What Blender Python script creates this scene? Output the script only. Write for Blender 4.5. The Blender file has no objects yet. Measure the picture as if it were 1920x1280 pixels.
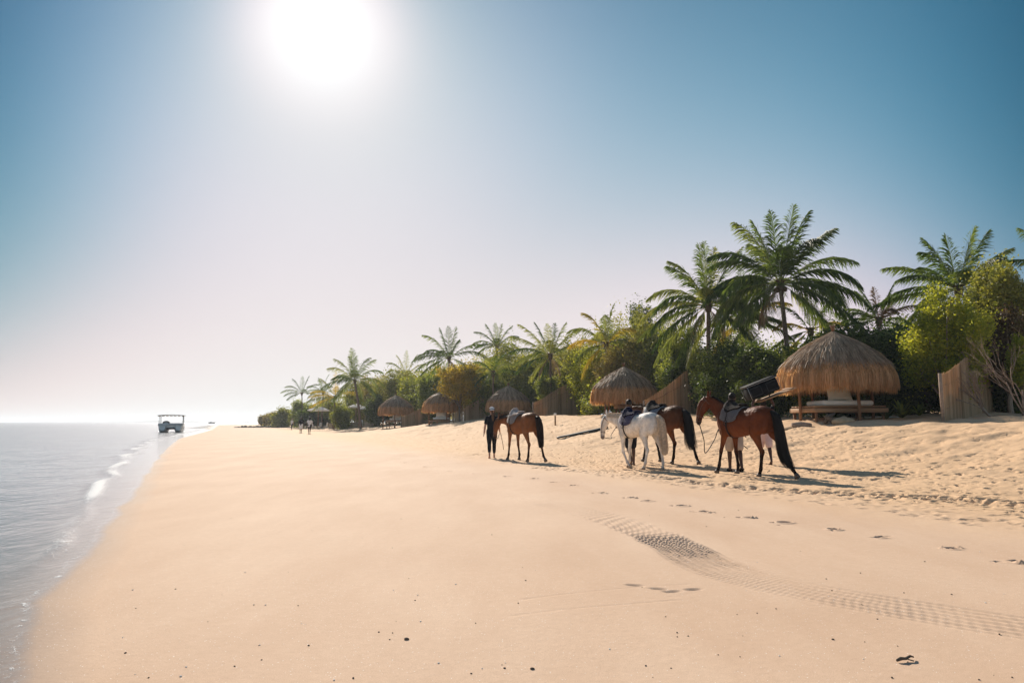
import bpy, math, random
import numpy as np
from mathutils import Vector, Matrix

scene = bpy.context.scene
COL = scene.collection
R = math.radians

# ------------------------------------------------------------------ camera
CAMZ, PITCH, FPX = 1.2, R(6.73), 1280.0
cam_data = bpy.data.cameras.new('camera')
cam_data.lens = 24.0
cam_data.sensor_width = 36.0
cam_data.clip_end = 20000.0
cam_data.clip_start = 0.05
cam = bpy.data.objects.new('camera', cam_data)
COL.objects.link(cam)
cam.location = (0, 0, CAMZ)
cam.rotation_euler = (R(90) + PITCH, 0, 0)
scene.camera = cam


def ray(px, py):
    u, v = (px - 960) / FPX, (640 - py) / FPX
    ca, sa = math.cos(PITCH), math.sin(PITCH)
    return Vector((u, ca - v * sa, sa + v * ca))


def P(px, py, Y):
    """world point seen at photo pixel (px,py) at depth Y metres"""
    d = ray(px, py)
    return Vector((d.x / d.y * Y, Y, CAMZ + d.z / d.y * Y))


def G(px, py):
    """point of the flat beach seen at a photo pixel"""
    d = ray(px, py)
    t = -CAMZ / d.z
    return Vector((d.x * t, d.y * t, 0))


# ------------------------------------------------------------------ node helpers
def node(nt, typ, ins=None, **props):
    n = nt.nodes.new(typ)
    for k, v in props.items():
        setattr(n, k, v)
    for k, v in (ins or {}).items():
        if isinstance(v, bpy.types.NodeSocket):
            nt.links.new(v, n.inputs[k])
        else:
            n.inputs[k].default_value = v
    return n


def math_(nt, op, a, b=None, c=None, clamp=False):
    ins = {0: a}
    if b is not None:
        ins[1] = b
    if c is not None:
        ins[2] = c
    return node(nt, 'ShaderNodeMath', ins, operation=op, use_clamp=clamp).outputs[0]


def ramp(nt, fac, stops, interp='LINEAR'):
    n = node(nt, 'ShaderNodeValToRGB', {'Fac': fac})
    n.color_ramp.interpolation = interp
    els = n.color_ramp.elements
    while len(els) < len(stops):
        els.new(0.5)
    for e, (p, c) in zip(els, stops):
        e.position = p
        e.color = tuple(c) + (1,) if len(c) == 3 else c
    return n.outputs[0]


def mixc(nt, fac, a, b, blend='MIX'):
    n = node(nt, 'ShaderNodeMix', None, data_type='RGBA', blend_type=blend)
    for key, v in ((0, fac), (6, a), (7, b)):
        if isinstance(v, bpy.types.NodeSocket):
            nt.links.new(v, n.inputs[key])
        else:
            n.inputs[key].default_value = v if key == 0 or len(v) == 4 else tuple(v) + (1,)
    return n.outputs[2]


def maprange(nt, v, a, b, c, d):
    return node(nt, 'ShaderNodeMapRange', {0: v, 1: a, 2: b, 3: c, 4: d}).outputs[0]


def noise(nt, vec, scale, detail=3, rough=0.55, dist=0.0):
    ins = {'Scale': scale, 'Detail': detail, 'Roughness': rough, 'Distortion': dist}
    if vec is not None:
        ins['Vector'] = vec
    return node(nt, 'ShaderNodeTexNoise', ins).outputs['Fac']


def new_mat(name):
    m = bpy.data.materials.new(name)
    m.use_nodes = True
    nt = m.node_tree
    nt.nodes.clear()
    out = nt.nodes.new('ShaderNodeOutputMaterial')
    return m, nt, out


def obj_co(nt):
    return node(nt, 'ShaderNodeTexCoord').outputs['Object']


def scaled(nt, vec, s, rot=(0, 0, 0)):
    return node(nt, 'ShaderNodeMapping', {'Vector': vec, 'Scale': s, 'Rotation': rot}).outputs[0]


# ------------------------------------------------------------------ world and sun
SUN = ray(603, 50).normalized()
sun_el = math.asin(SUN.z)
sun_az = math.atan2(SUN.x, SUN.y)

world = bpy.data.worlds.new('World')
scene.world = world
world.use_nodes = True
nt = world.node_tree
nt.nodes.clear()
sky = node(nt, 'ShaderNodeTexSky', sky_type='NISHITA', sun_disc=False, sun_elevation=sun_el,
           sun_rotation=sun_az, altitude=0.0, air_density=1.0, dust_density=0.6, ozone_density=2.0)
skycol = node(nt, 'ShaderNodeHueSaturation', {'Hue': 0.49, 'Saturation': 1.0, 'Value': 1.0, 'Color': sky.outputs[0]}).outputs[0]
tc = node(nt, 'ShaderNodeTexCoord')
nrm = node(nt, 'ShaderNodeVectorMath', {0: tc.outputs['Generated']}, operation='NORMALIZE')
dot = node(nt, 'ShaderNodeVectorMath', {0: nrm.outputs[0], 1: tuple(SUN)}, operation='DOT_PRODUCT').outputs['Value']
ang = math_(nt, 'ARCCOSINE', math_(nt, 'MINIMUM', dot, 0.99999))          # angle from the sun
# daylight gradient of a hazy sky: bright pale horizon, blue overhead and away from the sun, white aureole
sep = node(nt, 'ShaderNodeSeparateXYZ', {0: nrm.outputs[0]})
sx = math_(nt, 'MAXIMUM', math_(nt, 'MINIMUM', sep.outputs[0], .72), -.72)
sz = math_(nt, 'MAXIMUM', math_(nt, 'MINIMUM', sep.outputs[2], .60), 0.0)
aur = math_(nt, 'EXPONENT', math_(nt, 'DIVIDE', ang, -0.25))
band = math_(nt, 'EXPONENT', math_(nt, 'MULTIPLY', math_(nt, 'POWER', math_(nt, 'ABSOLUTE', math_(nt, 'DIVIDE', math_(nt, 'ADD', sx, .1), .8)), 2.0), -1.0))
aur2 = math_(nt, 'EXPONENT', math_(nt, 'MULTIPLY', math_(nt, 'POWER', math_(nt, 'DIVIDE', ang, 0.2), 2.0), -1.0))
core = math_(nt, 'MULTIPLY', math_(nt, 'EXPONENT', math_(nt, 'MULTIPLY', math_(nt, 'POWER', math_(nt, 'DIVIDE', ang, 0.075), 2.0), -1.0)), .30)
terms = [sx, math_(nt, 'MULTIPLY', sx, sx), sz, math_(nt, 'MULTIPLY', sz, sz), math_(nt, 'MULTIPLY', sx, sz), aur, band, aur2]
SKYC = [[26.809, -3.949, -32.059, -17.839, 11.362, 1.133, 13.529, -25.88, -3.991], [14.152, -2.355, -17.363, -7.561, 2.787, 1.402, 7.164, -13.79, -1.743],
        [13.324, -2.068, -16.042, -5.416, 1.515, 0.901, 6.901, -13.214, -2.082]]
chan = []
for k, cc in enumerate(SKYC):
    acc_ = cc[0]
    for t_, c_ in zip(terms, cc[1:]):
        acc_ = math_(nt, 'MULTIPLY_ADD', t_, c_, acc_)
    e_ = math_(nt, 'EXPONENT', math_(nt, 'MULTIPLY', math_(nt, 'EXPONENT', math_(nt, 'MINIMUM', acc_, 4.0)), -1.0))
    v_ = math_(nt, 'MULTIPLY', math_(nt, 'SUBTRACT', 1.0, e_), (.865, .882, .898)[k])
    chan.append(math_(nt, 'ADD', v_, math_(nt, 'MULTIPLY', core, (1.0, .98, .95)[k])))
front = node(nt, 'ShaderNodeCombineXYZ', {0: chan[0], 1: chan[1], 2: chan[2]}).outputs[0]
back = node(nt, 'ShaderNodeVectorMath', {0: skycol, 'Scale': 0.115}, operation='SCALE').outputs[0]
fac = node(nt, 'ShaderNodeMapRange', {0: sep.outputs[1], 1: -.2, 2: .45, 3: 0, 4: 1}, interpolation_type='SMOOTHSTEP').outputs[0]
skysum = mixc(nt, fac, back, front)
bg = node(nt, 'ShaderNodeBackground', {'Color': skysum, 'Strength': 0.755})
wout = node(nt, 'ShaderNodeOutputWorld', {'Surface': bg.outputs[0]})

sun_data = bpy.data.lights.new('sun', 'SUN')
sun_data.energy = 5.0
sun_data.angle = R(0.6)
sun_data.color = (1.0, 0.91, 0.79)
sun_ob = bpy.data.objects.new('sun', sun_data)
COL.objects.link(sun_ob)
sun_ob.rotation_euler = SUN.to_track_quat('Z', 'Y').to_euler()
sun_ob.location = (-20, 60, 40)

vs = scene.view_settings
vs.view_transform = 'Standard'
vs.look = 'None'
vs.gamma = 1.0
vs.exposure = 0.40
vs.use_curve_mapping = False
scene.cycles.max_bounces = 8
scene.cycles.transparent_max_bounces = 12
scene.cycles.caustics_reflective = False
scene.cycles.caustics_refractive = False


# ------------------------------------------------------------------ materials
def simple(name, col, rough=0.6, spec=0.3, var=0.0, scale=8.0, bump=0.0, metallic=0.0, stretch=(1, 1, 1), transl=0.0):
    m, nt, out = new_mat(name)
    co = scaled(nt, obj_co(nt), stretch)
    nz = noise(nt, co, scale, 4)
    c = mixc(nt, maprange(nt, nz, 0.3, 0.7, 0, 1), tuple(x * (1 - var) for x in col), tuple(min(1, x * (1 + var)) for x in col))
    b = node(nt, 'ShaderNodeBsdfPrincipled', {'Base Color': c, 'Roughness': rough, 'Specular IOR Level': spec, 'Metallic': metallic})
    if bump:
        bp = node(nt, 'ShaderNodeBump', {'Height': nz, 'Strength': 1.0, 'Distance': bump})
        nt.links.new(bp.outputs[0], b.inputs['Normal'])
    s = b.outputs[0]
    if transl:
        t = node(nt, 'ShaderNodeBsdfTranslucent', {'Color': c})
        s = node(nt, 'ShaderNodeMixShader', {0: transl, 1: s, 2: t.outputs[0]}).outputs[0]
    nt.links.new(s, out.inputs[0])
    return m


def leafy(name, cols, transl=0.35, tcol=None, rough=0.58, spec=0.35):
    """foliage: per-leaf colour from attribute rnd, light passes through"""
    m, nt, out = new_mat(name)
    at = node(nt, 'ShaderNodeAttribute', attribute_name='rnd').outputs['Fac']
    n = len(cols)
    c = ramp(nt, at, [(i / (n - 1) if n > 1 else 0, cols[i]) for i in range(n)])
    b = node(nt, 'ShaderNodeBsdfPrincipled', {'Base Color': c, 'Roughness': rough, 'Specular IOR Level': spec})
    tcolr = mixc(nt, 1.0, c, tcol or (1.9, 1.8, 0.8), 'MULTIPLY')
    t = node(nt, 'ShaderNodeBsdfTranslucent', {'Color': tcolr})
    mx = node(nt, 'ShaderNodeMixShader', {0: transl, 1: b.outputs[0], 2: t.outputs[0]})
    nt.links.new(mx.outputs[0], out.inputs[0])
    return m


MAT = {}
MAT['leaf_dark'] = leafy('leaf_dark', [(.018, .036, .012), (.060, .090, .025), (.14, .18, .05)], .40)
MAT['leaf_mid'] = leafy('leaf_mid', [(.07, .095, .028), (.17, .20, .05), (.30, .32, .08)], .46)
MAT['leaf_olive'] = leafy('leaf_olive', [(.10, .12, .035), (.21, .22, .055), (.34, .31, .08)], .42)
MAT['leaf_yellow'] = leafy('leaf_yellow', [(.12, .15, .02), (.27, .29, .04), (.45, .42, .06)], .5)
MAT['leaf_autumn'] = leafy('leaf_autumn', [(.13, .13, .03), (.33, .25, .04), (.5, .36, .05)], .45)
MAT['leaf_brown'] = leafy('leaf_brown', [(.10, .09, .04), (.24, .19, .07), (.36, .30, .09)], .38)
MAT['leaf_rust'] = leafy('leaf_rust', [(.05, .025, .018), (.10, .06, .035), (.13, .12, .04)], .3)
MAT['palm_green'] = leafy('palm_green', [(.032, .06, .018), (.08, .125, .03), (.20, .24, .075)], .42, rough=0.55, spec=.3)
MAT['palm_light'] = leafy('palm_light', [(.09, .12, .035), (.17, .2, .06), (.34, .31, .12)], .45, rough=0.6)
MAT['palm_yellow'] = leafy('palm_yellow', [(.28, .25, .03), (.45, .36, .05), (.55, .42, .08)], .5, (1.4, 1.2, .6))
MAT['palm_dry'] = leafy('palm_dry', [(.15, .10, .06), (.28, .2, .12), (.42, .33, .22)], .3, (1.1, 1, .8))
MAT['thatch_cap'] = leafy('thatch_cap', [(.18, .12, .075), (.42, .30, .20), (.66, .51, .37)], .35, (1.1, .9, .6), rough=.6, spec=.25)
MAT['thatch_fringe'] = leafy('thatch_fringe', [(.38, .23, .11), (.66, .45, .245), (.84, .65, .41)], .6, (1.2, 1.0, .72), rough=.65, spec=.2)
MAT['reed'] = leafy('reed', [(.34, .22, .13), (.58, .41, .25), (.74, .57, .38)], .3, (1.1, .9, .6), rough=.7, spec=.2)
MAT['bark'] = simple('bark', (.14, .11, .085), .9, .1, .35, 14, .01)
MAT['pale_bark'] = simple('pale_bark', (.34, .25, .19), .9, .1, .25, 14, .004)
MAT['wood'] = simple('wood', (.24, .12, .06), .7, .25, .35, 6, .003, stretch=(1, 1, .15))
MAT['wood_pale'] = simple('wood_pale', (.32, .2, .11), .7, .25, .3, 6, .003)
MAT['cushion'] = simple('cushion', (.86, .82, .75), .9, .1, .06, 3, .004)
MAT['canvas'] = simple('canvas', (.78, .75, .72), .85, .1, .05, 3, .002, transl=.25)
MAT['bay_dark'] = None


def trunk_mat():
    m, nt, out = new_mat('palm_trunk')
    co = obj_co(nt)
    w = node(nt, 'ShaderNodeTexWave', {'Vector': co, 'Scale': 2.6, 'Distortion': 3.0, 'Detail': 3.0, 'Detail Scale': 2.0},
             wave_type='BANDS', bands_direction='Z').outputs['Fac']
    nz = noise(nt, co, 9, 4)
    c = mixc(nt, nz, (.12, .085, .06), (.30, .22, .165))
    c = mixc(nt, math_(nt, 'MULTIPLY', w, .45), c, (.08, .06, .045))
    b = node(nt, 'ShaderNodeBsdfPrincipled', {'Base Color': c, 'Roughness': .85, 'Specular IOR Level': .15})
    bp = node(nt, 'ShaderNodeBump', {'Height': w, 'Strength': .8, 'Distance': .03})
    nt.links.new(bp.outputs[0], b.inputs['Normal'])
    nt.links.new(b.outputs[0], out.inputs[0])
    return m


MAT['palm_trunk'] = trunk_mat()


def coat_mat(name, body, dark=None, belly=None, zlo=.35, zhi=.75, muzzle=None, rough=.6, leg=None):
    """horse coat: body colour, dark points on the lower legs, soft mottling; local z is height above ground"""
    m, nt, out = new_mat(name)
    co = obj_co(nt)
    nz = noise(nt, co, 4.5, 5, .65)
    c = mixc(nt, maprange(nt, nz, .35, .65, 0, 1), tuple(x * .70 for x in body), tuple(min(1, x * 1.25) for x in body))
    sep = node(nt, 'ShaderNodeSeparateXYZ', {0: co})
    if belly:
        bz = maprange(nt, sep.outputs[2], .80, 1.12, 1, 0)
        c = mixc(nt, bz, c, belly)
    if dark:
        zz = math_(nt, 'ADD', sep.outputs[2], math_(nt, 'MULTIPLY', noise(nt, co, 7, 2), .12))
        f = maprange(nt, zz, zlo, zhi, 1, 0)
        c = mixc(nt, f, c, dark)
    fine = noise(nt, scaled(nt, co, (1, 1, .35)), 90, 2)
    c = mixc(nt, math_(nt, 'MULTIPLY', fine, .25), c, tuple(x * .5 for x in body))
    if muzzle:
        at = node(nt, 'ShaderNodeAttribute', attribute_name='muz').outputs['Fac']
        c = mixc(nt, at, c, muzzle)
    b = node(nt, 'ShaderNodeBsdfPrincipled', {'Base Color': c, 'Roughness': rough, 'Specular IOR Level': .08})
    big = noise(nt, scaled(nt, co, (1, 1, .6)), 6.5, 2)
    bp = node(nt, 'ShaderNodeBump', {'Height': big, 'Strength': .7, 'Distance': .07})
    bp2 = node(nt, 'ShaderNodeBump', {'Height': fine, 'Strength': .4, 'Distance': .003, 'Normal': bp.outputs[0]})
    nt.links.new(bp2.outputs[0], b.inputs['Normal'])
    nt.links.new(b.outputs[0], out.inputs[0])
    return m


MAT['coat_bay'] = coat_mat('coat_bay', (.125, .036, .015), (.008, .006, .005), (.20, .062, .022), .50, .80, (.03, .015, .012))
MAT['coat_brown'] = coat_mat('coat_brown', (.21, .080, .032), (.02, .010, .008), (.28, .12, .05), .35, .72, (.05, .03, .025))
MAT['coat_darkbay'] = coat_mat('coat_darkbay', (.095, .036, .016), (.008, .006, .005), (.22, .08, .03), .52, .85, (.02, .012, .01))
MAT['coat_white'] = coat_mat('coat_white', (.80, .74, .67), (.55, .47, .40), None, .02, .50, (.16, .14, .14), rough=.6)
MAT['hair_black'] = simple('hair_black', (.009, .008, .008), .6, .15, .3, 30)
MAT['hair_brown'] = simple('hair_brown', (.022, .013, .010), .6, .15, .3, 30)
MAT['hair_cream'] = simple('hair_cream', (.66, .52, .38), .7, .1, .25, 20, transl=.2)
MAT['hair_long'] = simple('hair_long', (.09, .045, .022), .5, .4, .3, 40)
MAT['hoof'] = simple('hoof', (.12, .09, .07), .5, .3, .3, 30)
MAT['hoof_pale'] = simple('hoof_pale', (.35, .27, .20), .6, .3, .2, 30)
MAT['leather'] = simple('leather', (.022, .018, .018), .85, .06, .3, 20, .001)
MAT['leather_brown'] = simple('leather_brown', (.13, .06, .035), .45, .5, .3, 20)
MAT['rope'] = simple('rope', (.02, .018, .02), .7, .2, .2, 40)
MAT['skin_dark'] = simple('skin_dark', (.075, .035, .022), .5, .4, .15, 12)
MAT['skin_light'] = simple('skin_light', (.48, .26, .18), .55, .35, .1, 12)
MAT['cloth_black'] = simple('cloth_black', (.014, .015, .020), .9, .1, .3, 7, .01)
MAT['cloth_blue'] = simple('cloth_blue', (.06, .075, .12), .9, .1, .25, 7, .01)
MAT['cloth_beige'] = simple('cloth_beige', (.46, .38, .32), .9, .1, .12, 7, .01)
MAT['cloth_rose'] = simple('cloth_rose', (.55, .40, .38), .9, .1, .12, 7, .01)
MAT['cloth_white'] = simple('cloth_white', (.72, .70, .69), .9, .1, .06, 7, .01)
MAT['cloth_pinkish'] = simple('cloth_pinkish', (.62, .46, .44), .9, .1, .1, 7, .01)
MAT['eye'] = simple('eye', (.008, .006, .006), .1, .8)
MAT['metal_grey'] = simple('metal_grey', (.66, .68, .66), .45, .5, .15, 2)
MAT['metal_dark'] = simple('metal_dark', (.025, .03, .036), .55, .25, .2, 3)
MAT['metal_white'] = simple('metal_white', (.55, .56, .54), .4, .5, .08, 2)
MAT['black_plastic'] = simple('black_plastic', (.008, .009, .012), .7, .08, .2, 6)
MAT['silver'] = simple('silver', (.3, .31, .33), .35, .5, .1, 9, metallic=.6)
MAT['stone'] = simple('stone', (.36, .29, .22), .9, .1, .3, 5, .02)
MAT['far_land'] = simple('far_land', (.55, .53, .52), .95, .05, .1, .01)  # distance haze is put into this pale land colour


def quilt_mat(name, base, line, scale=26):
    m, nt, out = new_mat(name)
    co = scaled(nt, obj_co(nt), (1, 1, 1), (0, R(45), 0))
    ck = node(nt, 'ShaderNodeTexBrick', {'Vector': scaled(nt, co, (1, 1, 1), (R(90), 0, 0)), 'Color1': (1, 1, 1, 1), 'Color2': (.9, .9, .9, 1),
                                         'Mortar': (0, 0, 0, 1), 'Scale': scale, 'Mortar Size': .06, 'Mortar Smooth': .6,
                                         'Brick Width': 1.0, 'Row Height': 1.0}, offset=0.0)
    c = mixc(nt, ck.outputs['Color'], line, base)
    b = node(nt, 'ShaderNodeBsdfPrincipled', {'Base Color': c, 'Roughness': .8, 'Specular IOR Level': .2, 'Sheen Weight': .3})
    bp = node(nt, 'ShaderNodeBump', {'Height': ck.outputs['Color'], 'Strength': .8, 'Distance': .015})
    nt.links.new(bp.outputs[0], b.inputs['Normal'])
    nt.links.new(b.outputs[0], out.inputs[0])
    return m


MAT['quilt_charcoal'] = quilt_mat('quilt_charcoal', (.12, .11, .12), (.035, .032, .038))
MAT['quilt_navy'] = quilt_mat('quilt_navy', (.05, .04, .11), (.012, .012, .03))
MAT['quilt_blue'] = quilt_mat('quilt_blue', (.13, .16, .21), (.05, .06, .09))
MAT['quilt_grey'] = quilt_mat('quilt_grey', (.26, .22, .20), (.10, .08, .08))
MAT['cloth_grey_pad'] = simple('cloth_grey_pad', (.42, .36, .33), .9, .1, .3, 14, .01, stretch=(1, 4, 1))
MAT['sandbag'] = simple('sandbag', (.50, .36, .22), .95, .05, .2, 6, .02)
MAT['saddle_navy'] = simple('saddle_navy', (.02, .02, .045), .85, .06, .3, 10)


# ------------------------------------------------------------------ mesh builder
class MB:
    def __init__(s):
        s.v = []; s.f = []

    def add(s, vs, fs):
        o = len(s.v)
        s.v.extend([tuple(v) for v in vs])
        s.f.extend([tuple(i + o for i in f) for f in fs])
        return s

    def box(s, c, size, rot=None, taper=1.0):
        hx, hy, hz = size[0] / 2, size[1] / 2, size[2] / 2
        vs = []
        for z in (-1, 1):
            k = taper if z > 0 else 1
            for x, y in ((-1, -1), (1, -1), (1, 1), (-1, 1)):
                vs.append(Vector((x * hx * k, y * hy * k, z * hz)))
        if rot is not None:
            vs = [rot @ v for v in vs]
        vs = [v + Vector(c) for v in vs]
        return s.add(vs, [(3, 2, 1, 0), (4, 5, 6, 7), (0, 1, 5, 4), (1, 2, 6, 5), (2, 3, 7, 6), (3, 0, 4, 7)])

    def rbox(s, c, size, r=.02, rot=None):
        """box with chamfered edges"""
        hx, hy, hz = (q / 2 for q in size)
        r = min(r, hx * .9, hy * .9, hz * .9)
        rings = []
        for z, k in ((-hz, r), (-hz + r, 0), (hz - r, 0), (hz, r)):
            x, y = hx - k, hy - k
            q = r if k == 0 else r * .5
            rings.append([(-x + q, -y, z), (x - q, -y, z), (x, -y + q, z), (x, y - q, z), (x - q, y, z), (-x + q, y, z), (-x, y - q, z), (-x, -y + q, z)])
        vs = [Vector(p) for ring in rings for p in ring]
        if rot is not None:
            vs = [rot @ v for v in vs]
        vs = [v + Vector(c) for v in vs]
        fs = [tuple(range(7, -1, -1)), tuple(range(24, 32))]
        for k in range(3):
            for i in range(8):
                j = (i + 1) % 8
                fs.append((k * 8 + i, k * 8 + j, k * 8 + 8 + j, k * 8 + 8 + i))
        return s.add(vs, fs)

    def tube(s, pts, rad, n=8, cap=True):
        pts = [Vector(p) for p in pts]
        rs = rad if isinstance(rad, (list, tuple)) else [rad] * len(pts)
        up = Vector((0.13, 0.21, 1)).normalized()
        vs = []
        for i, p in enumerate(pts):
            t = (pts[min(i + 1, len(pts) - 1)] - pts[max(i - 1, 0)])
            t = t.normalized() if t.length > 1e-9 else Vector((0, 0, 1))
            a = t.cross(up)
            if a.length < .1:
                a = t.cross(Vector((1, 0, 0)))
            a.normalize()
            b = t.cross(a)
            for k in range(n):
                w = 2 * math.pi * k / n
                vs.append(p + (a * math.cos(w) + b * math.sin(w)) * rs[i])
        fs = []
        for i in range(len(pts) - 1):
            for k in range(n):
                j = (k + 1) % n
                fs.append((i * n + k, i * n + j, i * n + n + j, i * n + n + k))
        if cap:
            fs.append(tuple(range(n - 1, -1, -1)))
            fs.append(tuple(range((len(pts) - 1) * n, len(pts) * n)))
        return s.add(vs, fs)

    def ell(s, c, r, nu=14, nv=9, rot=None):
        vs = [Vector((0, 0, -r[2]))]
        for j in range(1, nv):
            ph = -math.pi / 2 + math.pi * j / nv
            for i in range(nu):
                th = 2 * math.pi * i / nu
                vs.append(Vector((r[0] * math.cos(ph) * math.cos(th), r[1] * math.cos(ph) * math.sin(th), r[2] * math.sin(ph))))
        vs.append(Vector((0, 0, r[2])))
        if rot is not None:
            vs = [rot @ v for v in vs]
        vs = [v + Vector(c) for v in vs]
        fs = []
        for i in range(nu):
            j = (i + 1) % nu
            fs.append((0, 1 + j, 1 + i))
            for k in range(nv - 2):
                a = 1 + k * nu
                fs.append((a + i, a + j, a + nu + j, a + nu + i))
            a = 1 + (nv - 2) * nu
            fs.append((a + i, a + j, len(vs) - 1))
        return s.add(vs, fs)

    def loft(s, secs, lat=(0, 1, 0), n=14, sub=3):
        """secs: (x,y,z, r_lateral, r_other); smooth closed tapered limb"""
        fr = loft_frames(secs, lat, sub)
        vs, fs = [], []
        first, last = fr[0], fr[-1]
        rows = []
        for (sgn, q) in ((-1, first),):
            for k in (.35, .75):
                rows.append((q[0] + q[1] * sgn * q[5] * math.sqrt(1 - k * k) * .7, q[2], q[3], q[4] * k, q[5] * k))
        for q in fr:
            rows.append((q[0], q[2], q[3], q[4], q[5]))
        for k in (.75, .35):
            rows.append((last[0] + last[1] * last[5] * math.sqrt(1 - k * k) * .7, last[2], last[3], last[4] * k, last[5] * k))
        for (p, a, b, ra, rb) in rows:
            for k in range(n):
                w = 2 * math.pi * k / n
                vs.append(p + a * ra * math.cos(w) + b * rb * math.sin(w))
        for i in range(len(rows) - 1):
            for k in range(n):
                j = (k + 1) % n
                fs.append((i * n + k, i * n + j, i * n + n + j, i * n + n + k))
        fs.append(tuple(range(n - 1, -1, -1)))
        fs.append(tuple(range((len(rows) - 1) * n, len(rows) * n)))
        return s.add(vs, fs)

    def mesh(s, name):
        me = bpy.data.meshes.new(name)
        me.from_pydata(s.v, [], s.f)
        me.update()
        return me

    def build(s, name, mat, parent=None, smooth=True, remesh=0.0, iters=2, loc=None):
        me = s.mesh(name)
        if remesh:
            me = remeshed(me, remesh, iters)
        me.name = name
        me.materials.append(MAT[mat] if isinstance(mat, str) else mat)
        if smooth:
            me.polygons.foreach_set('use_smooth', [True] * len(me.polygons))
        o = bpy.data.objects.new(name, me)
        COL.objects.link(o)
        if parent is not None:
            o.parent = parent
        if loc is not None:
            o.location = loc
        return o


def catmull(p0, p1, p2, p3, t):
    return .5 * ((2 * p1) + (-p0 + p2) * t + (2 * p0 - 5 * p1 + 4 * p2 - p3) * t * t + (-p0 + 3 * p1 - 3 * p2 + p3) * t ** 3)


def smooth_path(pts, sub):
    A = np.array(pts, float)
    out = []
    n = len(A)
    for i in range(n - 1):
        p0, p1, p2, p3 = A[max(i - 1, 0)], A[i], A[i + 1], A[min(i + 2, n - 1)]
        for k in range(sub):
            out.append(catmull(p0, p1, p2, p3, k / sub))
    out.append(A[-1])
    return np.array(out)


def loft_frames(secs, lat, sub=3):
    A = smooth_path(secs, sub)
    res = []
    lat0 = Vector(lat)
    for i in range(len(A)):
        p = Vector(A[i, :3])
        t = Vector(A[min(i + 1, len(A) - 1), :3] - A[max(i - 1, 0), :3]).normalized()
        a = (lat0 - t * lat0.dot(t)).normalized()
        b = t.cross(a)
        res.append((p, t, a, b, max(A[i, 3], .002), max(A[i, 4], .002)))
    return res


def remeshed(me, voxel, iters=2):
    o = bpy.data.objects.new('tmp', me)
    COL.objects.link(o)
    md = o.modifiers.new('r', 'REMESH')
    md.mode = 'VOXEL'
    md.voxel_size = voxel
    if iters:
        sm = o.modifiers.new('s', 'SMOOTH')
        sm.factor = .5
        sm.iterations = iters
    dg = bpy.context.evaluated_depsgraph_get()
    ev = o.evaluated_get(dg)
    new = bpy.data.meshes.new_from_object(ev)
    bpy.data.objects.remove(o)
    bpy.data.meshes.remove(me)
    return new


def np_mesh(name, verts, nper, mat, parent=None, attrs=None, smooth=False, label=None, faces=None):
    """mesh from numpy verts, consecutive n-gons of nper corners (or an explicit faces array)"""
    me = bpy.data.meshes.new(name)
    verts = np.ascontiguousarray(verts, np.float32)
    nv = len(verts)
    me.vertices.add(nv)
    me.vertices.foreach_set('co', verts.ravel())
    idx = np.arange(nv, dtype=np.int32) if faces is None else np.ascontiguousarray(faces, np.int32).ravel()
    nf = len(idx) // nper
    me.loops.add(len(idx))
    me.loops.foreach_set('vertex_index', idx)
    me.polygons.add(nf)
    me.polygons.foreach_set('loop_start', np.arange(nf, dtype=np.int32) * nper)
    me.polygons.foreach_set('loop_total', np.full(nf, nper, np.int32))
    me.update(calc_edges=True)
    if smooth:
        me.polygons.foreach_set('use_smooth', np.ones(nf, bool))
    for k, a in (attrs or {}).items():
        at = me.attributes.new(k, 'FLOAT', 'POINT')
        at.data.foreach_set('value', np.ascontiguousarray(a, np.float32))
    me.materials.append(MAT[mat] if isinstance(mat, str) else mat)
    o = bpy.data.objects.new(name, me)
    COL.objects.link(o)
    if parent is not None:
        o.parent = parent
    return o


def tag(o, label=None, cat=None, group=None, kind=None):
    if label: o['label'] = label
    if cat: o['category'] = cat
    if group: o['group'] = group
    if kind: o['kind'] = kind
    return o


def thing(name, label, cat, loc=(0, 0, 0), rz=0.0, group=None):
    o = bpy.data.objects.new(name, None)
    o.empty_display_size = .3
    COL.objects.link(o)
    o.location = loc
    o.rotation_euler = (0, 0, rz)
    return tag(o, label, cat, group)


# ------------------------------------------------------------------ terrain
_S = [G(*q) for q in ((45, 1275), (52, 1200), (60, 1130), (120, 1080), (165, 1030), (205, 980), (245, 930), (285, 872), (312, 840), (335, 822))]
SY = np.array([-80, -40, -5, 0] + [q.y for q in _S] + [80, 110, 200, 300, 400, 600, 4500.])
SX = np.array([30, 14, .6, -.7] + [q.x for q in _S] + [-36.0, -48, -86, -128, -100, 60, 3000.])


def shore_x(y):
    return np.interp(y, SY, SX)


def lattice(ix, iy, seed):
    h = (ix.astype(np.int64) * 374761393 + iy.astype(np.int64) * 668265263 + seed * 974711) & 0x7fffffff
    h = ((h ^ (h >> 13)) * 1274126177) & 0x7fffffff
    return ((h ^ (h >> 16)) & 0xffff) / 65535.0


def vnoise(x, y, seed=0):
    ix, iy = np.floor(x), np.floor(y)
    fx, fy = x - ix, y - iy
    fx, fy = fx * fx * (3 - 2 * fx), fy * fy * (3 - 2 * fy)
    a, b = lattice(ix, iy, seed), lattice(ix + 1, iy, seed)
    c, d = lattice(ix, iy + 1, seed), lattice(ix + 1, iy + 1, seed)
    return (a * (1 - fx) + b * fx) * (1 - fy) + (c * (1 - fx) + d * fx) * fy - .5


def inland(x, y):
    wob = .05 * np.sin(y * 1.15) * np.clip((30 - y) / 10, 0, 1) * 0.4 + .02 * np.sin(y * 2.9 + 1) * np.clip((20 - y) / 10, 0, 1)
    return (x - shore_x(y) - wob) * .92


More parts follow.
